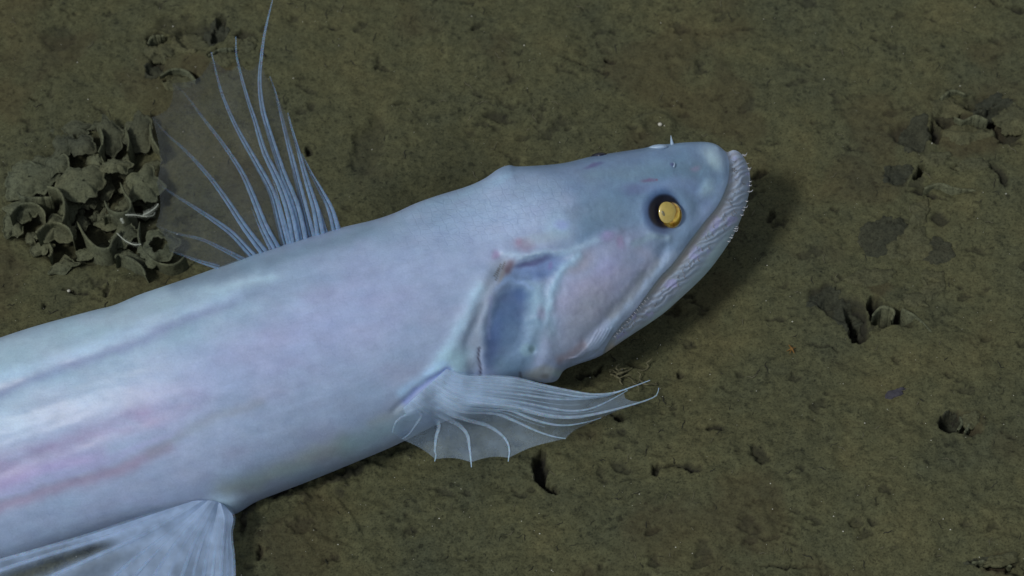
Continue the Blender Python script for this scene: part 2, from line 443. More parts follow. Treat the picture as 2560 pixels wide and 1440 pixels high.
# height of the spine above the seabed
haxis = pchip([0, 200, 500, 780, 960, 1260, 1700, 2080], [0.012, 0.024, 0.039, 0.045, 0.049, 0.054, 0.053, 0.049], ks)
DAX = gs0(depth_of(at_z(AX[:, 0], AX[:, 1], haxis)), 16)
NF = 230; NB = 70
phf = np.linspace(-math.pi / 2, math.pi / 2, NF)          # front, bottom to top
phb = np.linspace(math.pi / 2, 3 * math.pi / 2, NB + 2)[1:-1]
PH = np.concatenate([phf, phb])
tt = np.sin(PH)
_tp = np.clip(tt, 0, 1) ** 5; _tn = np.clip(-tt, 0, 1) ** 5
UU, VV = [AX[:, k, None] + (TS - BS)[:, k, None] / 2 * tt + (TT - TS)[:, k, None] * _tp + (BB - BS)[:, k, None] * _tn for k in (0, 1)]
prof = np.cos(PH)
def gsm(a, s):
    k = np.exp(-0.5 * (np.arange(-4 * s, 4 * s + 1) / s) ** 2); k /= k.sum()
    n = 4 * s
    p = np.concatenate([2 * a[0] - a[n:0:-1], a, 2 * a[-1] - a[-2:-n - 2:-1]])
    return np.convolve(p, k, 'valid')
half = CH / 2 * PX
_w = sstep(NS - 30, NS - 110, np.arange(NS).astype(float))
half = half * (1 - _w) + gsm(half, 22) * _w
thick = half * pchip([0, 200, 500, 960, 1260, 1700, 1960, 2080], [0.60, 0.70, 0.84, 0.88, 0.78, 0.62, 0.56, 0.6], ks)
Z0 = thick[:, None] * np.sign(prof)[None, :] * np.abs(prof)[None, :] ** pchip([0, 900, 1260, 1800, 2080], [0.92, 0.9, 0.72, 0.55, 0.6], ks)[:, None]
FR = (np.arange(len(PH)) < NF)[None, :] * np.ones((len(ks), 1), bool)
edge = np.clip(np.abs(prof), 0, 1)[None, :] * np.ones((len(ks), 1))

LIP = [(1809, 374), (1818, 388), (1823, 410), (1822, 439), (1816, 467), (1794, 514), (1759, 557), (1725, 601), (1681, 660), (1650, 692), (1614, 740), (1586, 779), (1548, 816), (1519, 858), (1506, 888)]
BAND = [(1834, 392), (1850, 425), (1850, 470), (1838, 507), (1819, 545), (1775, 601), (1728, 664), (1690, 705), (1655, 742), (1612, 782), (1572, 818), (1545, 842)]
LIPS = [tuple(p) for p in smooth_line(LIP, 60)]
BANDS = [tuple(p) for p in smooth_line(BAND, 60)]
JAWPOLY = LIPS + [(1480, 960), (1700, 900), (1950, 600), (1950, 330), (1830, 330)]

def stroke(u, v, pts, wd, soft=2.0):
    pts = [tuple(p) for p in smooth_line(pts, max(8, 5 * len(pts)))] if len(pts) > 2 else pts
    return np.exp(-(dpoly(u, v, pts) / wd) ** soft)
def ell(u, v, c, ra, rb, rot=0, a=0.8, b=1.1):
    cr, sr = math.cos(R(rot)), math.sin(R(rot))
    dx = u - c[0]; dy = v - c[1]
    d = np.hypot((dx * cr + dy * sr) / ra, (-dx * sr + dy * cr) / rb)
    return 1 - sstep(a, b, d)

def softpoly(u, v, pts, wd):
    d = dpoly(u, v, pts + [pts[0]])
    return sstep(-wd, wd, np.where(inpoly(u, v, pts), d, -d))

def fish_disp(u, v, zf):
    """displacement towards the viewer's side in metres, rest-pose coordinates"""
    wu = u + 6 * fbm(u / 40, v / 40, 3, 5); wv = v + 6 * fbm(u / 40, v / 40, 3, 9)
    d = np.zeros(u.shape)
    inj = inpoly(u, v, JAWPOLY)
    dl = dpoly(u, v, LIPS)
    # lower jaw lies behind the upper lip
    step = np.where(inj, sstep(0, 9, dl), 0)
    d -= step * (0.0016 + 0.08 * zf)
    d -= np.where(inj, 0.0005 * np.exp(-((dl - 13) / 9) ** 2), 0)
    # rolled upper lip
    d += np.where(~inj, 0.0007 * np.exp(-((dl - 10) / 10) ** 2) - 0.0004 * np.exp(-((dl - 34) / 12) ** 2), 0)
    db = dpoly(u, v, BANDS)
    bw = 20 + 4 * sstep(600, 480, v)
    d += 0.0010 * np.exp(-(db / bw) ** 2) * step
    # ruffled gum of the tooth band
    lam = (u * 0.50 + v * 0.87)
    ruf = np.sin(lam * 2 * math.pi / 14 + 5.0 * fbm(u / 30, v / 30, 3, 3))
    d += 0.00032 * ruf * np.exp(-(db / bw) ** 2) * step
    # eye socket
    de = np.hypot((u - 1668) / 1.0, (v - 532) / 1.08)
    d -= 0.0040 * np.exp(-(de / 36) ** 4)
    d += 0.0016 * np.exp(-((de - 56) / 15) ** 2)
    d += 0.0010 * stroke(u, v, [(1545, 470), (1600, 450), (1680, 452), (1740, 480), (1770, 520)], 22)
    # skull: long shallow trough and ridges behind the eye
    d -= 0.0016 * stroke(wu, wv, [(1470, 440), (1560, 425), (1660, 425), (1740, 430)], 24)
    d += 0.0012 * stroke(wu, wv, [(1440, 500), (1530, 490), (1600, 500)], 16)
    d -= 0.0012 * stroke(wu, wv, [(1450, 535), (1540, 560), (1610, 590)], 20)
    d += 0.0014 * ell(u, v, (1780, 400), 34, 26, 40, 0.2, 1.4)
    d += 0.0010 * ell(u, v, (1765, 470), 26, 18, -50, 0.2, 1.4)
    d -= 0.0006 * ell(u, v, (1715, 408), 12, 8, 0, 0.1, 1.2)
    # nape patch stands proud of the skull
    nape = inpoly(wu, wv, [(1050, 380), (1280, 425), (1400, 455), (1440, 500), (1452, 560), (1435, 605), (1385, 640), (1290, 640), (1200, 700), (900, 700), (900, 450)])
    dn = dpoly(wu, wv, [(1280, 425), (1400, 455), (1440, 500), (1452, 560), (1435, 605), (1385, 640)])
    d += np.where(nape, 0.0012 * np.exp(-(dn / 90) ** 2) * sstep(0, 36, dn), 0)
    # cheek muscle
    d += 0.0042 * ell(wu, wv, (1480, 715), 165, 78, -38, 0.2, 1.25)
    d += 0.0016 * ell(wu, wv, (1535, 635), 60, 42, -20, 0.2, 1.2)
    d -= 0.0016 * stroke(wu, wv, [(1660, 600), (1640, 660), (1580, 730), (1520, 790), (1460, 850)], 13)
    # jaw strut beside the lip
    d += 0.0014 * stroke(wu, wv, [(1740, 560), (1690, 620), (1620, 700), (1560, 770), (1510, 840), (1480, 870)], 16)
    d += 0.0010 * stroke(wu, wv, [(1580, 600), (1620, 585), (1672, 592), (1650, 615)], 9)
    # tendon over the gill cleft
    d += 0.0017 * stroke(wu, wv, [(1262, 632), (1320, 640), (1380, 632), (1440, 622), (1500, 600), (1545, 575)], 13)
    d -= 0.0052 * ell(wu, wv, (1335, 668), 92, 30, -15, 0.3, 1.2)
    d += 0.0016 * stroke(wu, wv, [(1450, 640), (1410, 670), (1385, 715), (1375, 770)], 12)
    # opercle window
    d -= 0.0045 * ell(wu, wv, (1268, 815), 66, 122, 14, 0.45, 1.12)
    d += 0.0011 * stroke(wu, wv, [(1330, 745), (1315, 712), (1270, 700), (1238, 722), (1216, 770), (1206, 840), (1208, 920)], 12) * 0.5
    d += 0.0014 * stroke(wu, wv, [(1345, 700), (1352, 780), (1368, 860), (1352, 930)], 16)
    d -= 0.0012 * ell(wu, wv, (1355, 790), 14, 26, 0, 0.2, 1.2)
    d -= 0.0014 * ell(wu, wv, (1330, 873), 11, 11, 0, 0.2, 1.2)
    # branchial slit behind it, girdle ridge, dip above the pectoral root
    d -= 0.0014 * stroke(wu, wv, [(1262, 650), (1240, 690), (1212, 740), (1196, 800), (1190, 870), (1196, 940)], 16)
    d += 0.0022 * stroke(wu, wv, [(1225, 690), (1180, 770), (1150, 830), (1120, 890), (1090, 930)], 24)
    d -= 0.0016 * stroke(wu, wv, [(1205, 770), (1175, 840), (1168, 900), (1180, 935)], 12)
    d -= 0.0018 * stroke(u, v, [(1120, 925), (1060, 960), (1010, 1003), (985, 1026)], 8)
    d += 0.0024 * stroke(u, v, [(1140, 940), (1100, 965), (1060, 1000)], 30)
    d -= 0.0008 * stroke(u, v, [(1198, 872), (1196, 895), (1200, 918), (1200, 938)], 4)
    # throat folds at the mouth corner
    for k in range(5):
        o = k * 9
        d += 0.0007 * stroke(u, v, [(1530 - o, 820 + o * .2), (1508 - o, 856 + o * .2), (1478 - o, 884 + o * .2), (1452 - o, 897)], 3.0)
    d -= 0.0022 * stroke(wu, wv, [(1414, 918), (1450, 898), (1500, 884)], 7)
    d += 0.0007 * ell(u, v, (1385, 935), 26, 18, 0, 0.2, 1.2)
    # flank: horizontal septum groove, soft muscle bands
    d -= 0.0012 * stroke(wu, wv, [(-320, 1085), (0, 978), (150, 922), (330, 860), (460, 803), (560, 760), (700, 712), (850, 668)], 17) * sstep(950, 500, u)
    d += 0.0008 * stroke(wu, wv, [(-300, 1050), (0, 945), (180, 880), (360, 818), (520, 757)], 20) * sstep(700, 300, u)
    d -= 0.0007 * stroke(wu, wv, [(-200, 1290), (0, 1180), (200, 1105), (380, 1040), (520, 995)], 22)
    d -= 0.0007 * stroke(wu, wv, [(-200, 1350), (0, 1262), (240, 1180), (470, 1100)], 20)
    d += 0.0016 * ell(wu, wv, (560, 1262), 60, 30, -10, 0.1, 1.3)
    ax = (u * 0.94 - v * 0.34) / 1.0; ay = (u * 0.34 + v * 0.94)
    d = np.where(inj, d, d * 0.72)
    d += 0.00032 * fbm(ax / 190, ay / 42, 2, 13) + 0.00012 * fbm(u / 34, v / 26, 3, 17)
    d += 0.00018 * fbm(u / 13, v / 13, 2, 19) * sstep(1150, 1300, u)
    return d
uf = UU[:, :NF]; vf = VV[:, :NF]; zf = Z0[:, :NF]
fade = sstep(0.0, 0.28, edge[:, :NF])
tipf = sstep(2080, 2050, ks)[:, None]
ZD = Z0.copy()
ZD[:, :NF] = zf + fish_disp(uf, vf, zf) * fade * tipf
# lower jaw recess also on the far side is left smooth
P = at_depth(UU, VV, DAX[:, None] - ZD)
V = P.reshape(-1, 3)
nr, nc = UU.shape
F = [grid_faces(nr, nc, True)]
capA = V[:nc].mean(0); capB = V[-nc:].mean(0)
V = np.vstack([V, capA, capB])
j = np.arange(nc); j2 = (j + 1) % nc
F.append(np.stack([np.full(nc, nr * nc), j2, j, j], 1)[:, [0, 1, 2, 2]])
Fq = F[0]
# caps as degenerate-free quads: pair neighbouring triangles
je = np.arange(0, nc, 2); q1 = (je + 1) % nc; q2 = (je + 2) % nc
capf = np.vstack([np.stack([np.full(len(je), nr * nc), q2, q1, je], 1), np.stack([np.full(len(je), nr * nc + 1), je + (nr - 1) * nc, q1 + (nr - 1) * nc, q2 + (nr - 1) * nc], 1)])
Fq = np.vstack([Fq, capf])[:, ::-1]

# skin pigment plus a little painted-in light, laid in rest-pose coordinates (display colours, then scaled to albedo)
def fish_color(u, v, front):
    wu = u + 9 * fbm(u / 45, v / 45, 4, 105); wv = v + 9 * fbm(u / 45, v / 45, 4, 109)
    sh = u.shape
    C = np.zeros(sh + (3,)); C[...] = (136, 152, 182)
    def lay(m, c, k=1.0):
        m = np.clip(np.asarray(m) * k, 0, 1)[..., None]
        C[...] = C * (1 - m) + np.array(c, float) * m
    ay = u * 0.34 + v * 0.94; ax = u * 0.94 - v * 0.34
    # dorsal bluish, mid lilac, belly grey-blue
    lay(sstep(1080, 880, ay) * sstep(900, 500, u), (140, 166, 184), 0.75)
    lay(stroke(wu, wv, [(-300, 1010), (0, 895), (250, 815), (420, 760)], 36), (150, 172, 186), 0.4)
    lay(stroke(wu, wv, [(-300, 1060), (0, 950), (200, 880), (400, 800), (600, 735)], 17), (160, 182, 208), 0.55)
    lay(stroke(wu, wv, [(-320, 1085), (0, 978), (150, 922), (330, 860), (460, 803), (560, 762), (700, 715)], 14) * sstep(800, 450, u), (114, 124, 160), 0.6)
    lay(ell(wu, wv, (620, 900), 420, 110, -20, 0.1, 1.2), (140, 150, 186), 0.6)
    lay(ell(wu, wv, (880, 780), 260, 120, -20, 0.1, 1.2), (146, 156, 192), 0.55)
    lay(stroke(wu, wv, [(-200, 1270), (0, 1165), (150, 1120), (320, 1060), (520, 1000)], 34) * sstep(620, 320, u) * 0.85 * (0.55 + 0.45 * fbm(u / 70, v / 30, 3, 301)), (134, 118, 156), 0.95)
    lay(stroke(wu, wv, [(-200, 1320), (0, 1215), (130, 1170), (250, 1140)], 22) * sstep(420, 150, u), (146, 132, 178), 0.6)
    lay(stroke(wu, wv, [(-200, 1370), (0, 1270), (130, 1225), (300, 1170), (420, 1120)], 18) * sstep(600, 300, u), (128, 116, 144), 0.75)
    lay(stroke(wu, wv, [(-200, 1330), (0, 1238), (160, 1190), (320, 1130), (450, 1070)], 10) * sstep(600, 300, u), (150, 152, 192), 0.55)
    lay(stroke(wu, wv, [(380, 1135), (500, 1060), (650, 1010)], 14), (122, 128, 140), 0.35)
    lay(sstep(1220, 1430, ay) * sstep(1100, 700, u), (106, 122, 150), 0.75)
    lay(stroke(wu, wv, [(560, 1225), (640, 1200), (760, 1150), (860, 1110)], 26), (116, 130, 132), 0.65)
    lay(stroke(wu, wv, [(870, 1120), (980, 1060), (1020, 1040)], 26), (128, 154, 168), 0.6)
    lay(ell(wu, wv, (560, 1262), 70, 34, -10, 0.2, 1.2), (150, 176, 198), 0.8)
    # grey saddle under the dorsal fin and along the back
    lay(stroke(wu, wv, [(440, 715), (600, 672), (760, 625), (900, 585), (1000, 555)], 20), (112, 134, 156), 0.8)
    lay(stroke(wu, wv, [(500, 735), (600, 710), (680, 690)], 12), (156, 182, 202), 0.7)
    lay(stroke(wu, wv, [(1000, 535), (1100, 505), (1200, 470), (1270, 445)], 14), (134, 160, 188), 0.8)
    # nape: dusky scaled zone
    lay(stroke(wu, wv, [(960, 580), (1080, 545), (1180, 510), (1300, 480), (1380, 470)], 34), (126, 146, 172), 0.7)
    lay(ell(wu, wv, (1270, 545), 160, 90, 0, 0.3, 1.1), (148, 166, 196), 0.7)
    lay(ell(wu, wv, (1400, 560), 50, 60, 0, 0.2, 1.2), (146, 174, 200), 0.7)
    lay(ell(wu, wv, (1405, 560), 22, 18, 0, 0.2, 1.2), (134, 148, 198), 0.6)
    # skull
    skull = softpoly(wu, wv, [(1200, 320), (1260, 425), (1400, 452), (1436, 495), (1448, 560), (1436, 612), (1370, 645), (1560, 590), (1640, 640), (1700, 640), (1790, 540), (1860, 380), (1700, 250)], 30)
    lay(skull, (104, 129, 158), 0.92)
    lay(ell(wu, wv, (1520, 400), 190, 34, -8, 0.2, 1.2) * skull, (94, 114, 144), 0.8)
    lay(ell(wu, wv, (1500, 530), 90, 60, 0, 0.2, 1.2), (106, 130, 152), 0.6)
    lay(stroke(wu, wv, [(1480, 440), (1600, 430), (1750, 420)], 22), (104, 130, 150), 0.6)
    lay(stroke(wu, wv, [(1630, 470), (1700, 455), (1760, 500), (1770, 560)], 20), (116, 136, 174), 0.7)
    lay(ell(wu, wv, (1785, 395), 44, 28, 50, 0.1, 1.3), (172, 200, 212), 0.9)  # snout highlights painted into the skin as pale spots
    lay(ell(wu, wv, (1768, 472), 34, 22, -50, 0.1, 1.3), (158, 186, 208), 0.9)
    lay(stroke(u, v, LIPS[:20], 26) * ~inpoly(u, v, JAWPOLY), (128, 152, 184), 0.6)
    for (cu, cv, a_, b_, r_, c_, k_) in ((1482, 415, 26, 7, -14, (86, 88, 128), .85), (1500, 408, 14, 5, -14, (80, 92, 130), .7), (1622, 448, 20, 6, -10, (110, 96, 128), .8), (1640, 446, 5, 4, 0, (120, 84, 110), .8),
                                   (1738, 420, 14, 9, 0, (134, 130, 158), .7), (1684, 413, 6, 5, 30, (80, 88, 130), .9), (1590, 470, 44, 16, 0, (100, 108, 148), .6), (1700, 540, 8, 5, 0, (140, 130, 158), .0),
                                   (1555, 612, 13, 20, -15, (132, 100, 146), .9), (1520, 595, 26, 16, 0, (138, 122, 172), .6), (1310, 612, 34, 20, 10, (132, 124, 152), .7), (1298, 604, 12, 10, 0, (134, 112, 142), .5), (1235, 640, 10, 16, 10, (136, 122, 158), .7),
                                   (1360, 595, 70, 20, -10, (142, 158, 168), .4)):
        lay(ell(wu, wv, (cu, cv), a_, b_, r_, 0.2, 1.3), c_, k_)
    # cheek
    lay(ell(wu, wv, (1490, 700), 190, 90, -38, 0.4, 1.2), (146, 154, 184), 0.9)
    lay(ell(wu, wv, (1440, 660), 60, 26, -25, 0.2, 1.3), (144, 140, 158), 0.7)
    lay(ell(wu, wv, (1465, 720), 90, 40, -30, 0.2, 1.3), (152, 148, 176), 0.6)
    lay(ell(wu, wv, (1520, 665), 50, 26, -38, 0.2, 1.3), (152, 156, 196), 0.7)
    lay(ell(wu, wv, (1475, 775), 90, 50, -45, 0.2, 1.3), (140, 146, 164), 0.7)
    lay(ell(wu, wv, (1450, 850), 80, 45, -30, 0.2, 1.3), (132, 142, 164), 0.7)
    lay(stroke(wu, wv, [(1400, 895), (1440, 876), (1460, 862)], 12), (138, 124, 136), 0.6)
    lay(stroke(wu, wv, [(1640, 660), (1590, 720), (1530, 790)], 16), (116, 124, 136), 0.8)
    lay(stroke(wu, wv, [(1680, 640), (1630, 700), (1570, 770), (1520, 835), (1490, 870)], 13), (132, 152, 178), 0.85)
    lay(stroke(wu, wv, [(1590, 610), (1630, 590), (1672, 595)], 10), (134, 160, 180), 0.7)
    lay(stroke(wu, wv, [(1600, 625), (1625, 640), (1615, 665)], 12), (144, 150, 176), 0.6)
    # tendon and cleft
    lay(ell(wu, wv, (1345, 672), 100, 36, -18, 0.4, 1.15), (100, 122, 164), 0.9)
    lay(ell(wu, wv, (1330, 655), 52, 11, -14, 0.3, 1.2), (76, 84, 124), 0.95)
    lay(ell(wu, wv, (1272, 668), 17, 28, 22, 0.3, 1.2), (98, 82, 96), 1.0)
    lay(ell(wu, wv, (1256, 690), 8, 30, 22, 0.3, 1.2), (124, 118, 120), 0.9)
    lay(ell(wu, wv, (1376, 665), 8, 12, 0, 0.3, 1.2), (112, 102, 154), 0.5)
    lay(stroke(wu, wv, [(1262, 632), (1320, 640), (1380, 632), (1440, 622), (1490, 605)], 10), (150, 176, 200), 0.65)
    lay(stroke(wu, wv, [(1450, 640), (1410, 672), (1388, 715), (1372, 770)], 13), (138, 168, 194), 0.8)
    # opercle
    lay(ell(wu, wv, (1285, 820), 80, 140, 12, 0.7, 1.1), (106, 134, 158), 0.9)
    lay(ell(wu, wv, (1272, 800), 68, 112, 16, 0.45, 1.12), (74, 96, 136), 0.95)
    lay(ell(wu, wv, (1228, 860), 26, 90, 4, 0.2, 1.2), (74, 94, 140), 0.8)
    lay(ell(wu, wv, (1292, 870), 56, 90, 10, 0.2, 1.3), (94, 120, 150), 0.85)
    lay(ell(wu, wv, (1330, 800), 30, 70, 10, 0.2, 1.3), (118, 146, 172), 0.6)
    lay(ell(wu, wv, (1300, 738), 24, 24, 0, 0.2, 1.2), (66, 90, 136), 0.7)
    lay(stroke(wu, wv, [(1330, 722), (1300, 704), (1270, 702), (1240, 722)], 6), (116, 140, 178), 0.8)
    lay(stroke(wu, wv, [(1228, 740), (1218, 800), (1216, 850)], 4), (112, 126, 172), 0.7)
    lay(stroke(wu, wv, [(1350, 720), (1360, 770), (1376, 830)], 20), (134, 162, 186), 0.7)
    lay(ell(wu, wv, (1355, 782), 14, 28, 0, 0.2, 1.2), (128, 128, 158), 0.6)
    lay(ell(wu, wv, (1318, 872), 26, 18, 0, 0.5, 1.1), (124, 154, 168), 0.5)
    lay(ell(wu, wv, (1332, 873), 9, 10, 0, 0.2, 1.2), (88, 114, 128), 0.8)
    lay(ell(wu, wv, (1360, 935), 60, 22, -5, 0.3, 1.2), (136, 142, 146), 0.8)
    lay(ell(wu, wv, (1365, 945), 12, 8, 0, 0.3, 1.2), (110, 112, 118), 0.6)
    lay(ell(wu, wv, (1395, 938), 18, 14, 0, 0.3, 1.2), (146, 166, 174), 0.7)
    # behind the slit, girdle and root of the pectoral
    lay(stroke(wu, wv, [(1258, 655), (1236, 690), (1214, 730), (1200, 790), (1180, 860)], 20), (130, 142, 162), 0.7)
    lay(stroke(wu, wv, [(1200, 720), (1175, 770), (1150, 820), (1118, 880), (1085, 930)], 17), (152, 182, 206), 0.75)
    lay(ell(wu, wv, (1140, 905), 50, 50, 0, 0.2, 1.3), (146, 182, 200), 0.8)
    lay(ell(wu, wv, (1178, 915), 18, 40, 0, 0.2, 1.2), (116, 132, 154), 0.7)
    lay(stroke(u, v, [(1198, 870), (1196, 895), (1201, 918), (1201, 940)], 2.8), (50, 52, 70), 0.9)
    lay(stroke(u, v, [(1300, 932), (1302, 945)], 3), (60, 62, 74), 0.8)
    lay(stroke(wu, wv, [(1120, 925), (1060, 960), (1010, 1003)], 9), (112, 128, 184), 0.8)
    lay(stroke(wu, wv, [(1110, 912), (1050, 948), (1000, 985)], 12), (150, 186, 222), 0.7)
    lay(stroke(wu, wv, [(1005, 1020), (960, 1045), (930, 1060)], 12), (134, 144, 150), 0.35)
    # tiny scratches beside the cleft
    for (a, b) in (((1252, 660), (1240, 700)), ((1246, 672), (1236, 690)), ((1262, 655), (1255, 672))):
        lay(stroke(u, v, [a, b], 1.6), (70, 66, 60), 0.7)
    # lower jaw
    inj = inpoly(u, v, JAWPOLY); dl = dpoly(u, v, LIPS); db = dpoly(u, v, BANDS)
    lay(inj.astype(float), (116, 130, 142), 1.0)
    lay(inj * sstep(0, 6, dl) * np.exp(-((dl - 14) / 12) ** 2), (140, 134, 128), 0.85)
    lay(inj * stroke(wu, wv, [(1770, 640), (1700, 690), (1640, 740), (1600, 780), (1560, 810)], 14), (140, 120, 124), 0.0)
    lam = (u * 0.50 + v * 0.87)
    ruf = 0.5 + 0.5 * np.sin(lam * 2 * math.pi / 14 + 5.0 * fbm(u / 30, v / 30, 3, 3))
    bm = np.exp(-(db / (24 + 5 * sstep(600, 480, v))) ** 4) * inj
    lay(bm * (0.6 + 0.4 * ruf), (130, 145, 168), 0.95)
    lay(bm * (1 - ruf), (118, 124, 138), 0.45)
    lay(bm * sstep(0.2, 0.9, fbm(u / 26, v / 26, 3, 401) * 2), (138, 138, 184), 0.6)
    lay(inj * sstep(16, 26, db) * sstep(20, 34, dl) * sstep(520, 640, v), (134, 152, 164), 0.9)
    C[...] = np.where((inj & (dl > 3))[..., None], C * 1.10, C)  # jaw colour lifted to make up for facing away from the light
    # dark orbit pigment
    de = np.hypot((u - 1661) / 1.0, (v - 528) / 1.06)
    lay(sstep(66, 38, de + 10 * (u > 1663) * np.clip((u - 1663) / 30, 0, 1)), (58, 82, 126), 0.75)
    lay(sstep(44, 35, de), (10, 17, 38), 1.0)
    # overall mottling
    mm = fbm(u / 60, v / 40, 4, 205)[..., None]
    m2 = fbm(ax / 60, ay / 11, 3, 215)[..., None]
    C[...] = C * (1 + 0.045 * mm + 0.02 * m2)
    C[..., 0] += 5 * fbm(u / 110, v / 50, 3, 225)
    return C
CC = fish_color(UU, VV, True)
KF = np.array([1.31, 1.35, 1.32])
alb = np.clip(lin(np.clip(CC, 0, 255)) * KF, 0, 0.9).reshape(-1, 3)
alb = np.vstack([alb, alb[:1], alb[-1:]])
sc = (ell(UU, VV, (1240, 520), 250, 85, -12, 0.4, 1.3) + 0.28 * sstep(1250, 1000, UU)).reshape(-1)
sc = np.clip(np.concatenate([sc, [0, 0]]), 0, 1)

def fish_mat():
    m, n, b = new_mat('pale_fish_skin')
    a = N(n, 'ShaderNodeAttribute', attribute_name='skin')
    s = N(n, 'ShaderNodeAttribute', attribute_name='scaly')
    uv = N(n, 'ShaderNodeAttribute', attribute_name='rest')
    g = N(n, 'ShaderNodeNewGeometry')
    n1 = N(n, 'ShaderNodeTexNoise', i_Scale=120.0, i_Detail=6.0, i_Roughness=0.65); L(n, g.outputs['Position'], n1.inputs['Vector'])
    n2 = N(n, 'ShaderNodeTexNoise', i_Scale=1100.0, i_Detail=3.0, i_Roughness=0.6); L(n, g.outputs['Position'], n2.inputs['Vector'])
    mp = N(n, 'ShaderNodeMapping'); mp.inputs['Rotation'].default_value = (0, 0, R(16)); mp.inputs['Scale'].default_value = (0.044, 0.080, 1)
    L(n, uv.outputs['Vector'], mp.inputs['Vector'])
    vo = N(n, 'ShaderNodeTexVoronoi', feature='DISTANCE_TO_EDGE'); vo.inputs['Scale'].default_value = 1.0; vo.inputs['Randomness'].default_value = 0.55
    L(n, mp.outputs[0], vo.inputs['Vector'])
    eg = ramp(n, vo.outputs['Distance'], [(0.0, (0, 0, 0)), (0.10, (1, 1, 1))]).outputs[0]
    c = a.outputs['Color']
    f1 = ramp(n, n1.outputs[0], [(0.3, (0.91, 0.90, 0.93)), (0.7, (1.07, 1.07, 1.05))]).outputs[0]
    c = mixc(n, 'MULTIPLY', 1.0, c, f1)
    c = mixc(n, 'MULTIPLY', 1.0, c, ramp(n, n2.outputs[0], [(0.3, (0.93, 0.93, 0.94)), (0.7, (1.05,) * 3)]).outputs[0])
    dk = mixc(n, 'MIX', eg, (0.62, 0.66, 0.74), (1.0, 1.0, 1.0))
    c = mixc(n, 'MULTIPLY', mathn(n, 'MULTIPLY', s.outputs['Fac'], 0.20), c, dk)
    L(n, c, b.inputs['Base Color'])
    b.inputs['Roughness'].default_value = 0.47
    r = ramp(n, n1.outputs[0], [(0.3, (0.46,) * 3), (0.7, (0.60,) * 3)]); L(n, r.outputs[0], b.inputs['Roughness'])
    b.inputs['Specular IOR Level'].default_value = 0.36
    b.inputs['Coat Weight'].default_value = 0.30; b.inputs['Coat Roughness'].default_value = 0.33
    b.inputs['Subsurface Weight'].default_value = 0.35
    b.inputs['Subsurface Scale'].default_value = 0.005
    b.inputs['Subsurface Radius'].default_value = (0.9, 0.9, 1.1)
    bp = N(n, 'ShaderNodeBump'); bp.inputs['Distance'].default_value = 0.00025; bp.inputs['Strength'].default_value = 0.7
    hsum = mathn(n, 'ADD', mathn(n, 'MULTIPLY', eg, mathn(n, 'MULTIPLY', s.outputs['Fac'], 0.6)), mathn(n, 'MULTIPLY', n2.outputs[0], 0.22))
    hsum = mathn(n, 'ADD', hsum, mathn(n, 'MULTIPLY', n1.outputs[0], 0.8))
    L(n, hsum, bp.inputs['Height']); L(n, bp.outputs[0], b.inputs['Normal'])
    return m
M_SKIN = fish_mat()
base = at_z(760, 950, 0.0)
fish = empty('fish', tuple(base), 'pale blue and lilac deep sea fish with a golden eye resting on the muddy seabed', 'fish')
body = mesh_np('body', V, Fq, M_SKIN, fish)
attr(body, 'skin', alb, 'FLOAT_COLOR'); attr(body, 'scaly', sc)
rest = np.zeros((len(V), 3), np.float32); rest[:nr * nc, 0] = UU.ravel(); rest[:nr * nc, 1] = VV.ravel()
ra_ = body.data.attributes.new('rest', 'FLOAT_VECTOR', 'POINT'); ra_.data.foreach_set('vector', rest.ravel())

FU = uf.ravel(); FV = vf.ravel(); FP = P[:, :NF].reshape(-1, 3)
def surf(u, v):
    i = int(np.argmin((FU - u) ** 2 + (FV - v) ** 2)); return FP[i].copy()
def surf_n(u, v):
    a = surf(u + 14, v) - surf(u - 14, v); b = surf(u, v - 14) - surf(u, v + 14)
    q = np.cross(a, b); q /= np.linalg.norm(q)
    return q if q @ FWD < 0 else -q

# ------------------------------------------------------------------ eyes
def gold(name, c1, c2, metal, rough):
    m, n, b = new_mat(name)
    g = N(n, 'ShaderNodeNewGeometry')
    q = N(n, 'ShaderNodeTexNoise', i_Scale=260.0, i_Detail=3.0, i_Distortion=0.8); L(n, g.outputs['Position'], q.inputs['Vector'])
    L(n, ramp(n, q.outputs[0], [(0.35, c1), (0.65, c2)]).outputs[0], b.inputs['Base Color'])
    b.inputs['Metallic'].default_value = metal; b.inputs['Roughness'].default_value = rough
    b.inputs['Coat Weight'].default_value = 1.0; b.inputs['Coat Roughness'].default_value = 0.06
    return m
M_GOLD = gold('amber_eyeball', (0.50, 0.22, 0.03), (0.90, 0.62, 0.09), 0.85, 0.24)
M_LENS = gold('golden_lens', (0.36, 0.28, 0.065), (0.42, 0.33, 0.08), 0.1, 0.45)
M_PUP = plain('olive_pupil', (0.16, 0.15, 0.08), 0.3, 0.5)
M_BLACK = plain('dark_eye', (0.012, 0.014, 0.03), 0.25, 0.5)
ec = surf(1674, 538); en = surf_n(1674, 538)
def frame_from(nrm):
    a = RGT - (RGT @ nrm) * nrm; a /= np.linalg.norm(a); b = np.cross(nrm, a)
    return np.stack([a, b, nrm])
vn = -FWD
fr = frame_from((0.35 * en + 0.65 * vn) / np.linalg.norm(0.35 * en + 0.65 * vn))
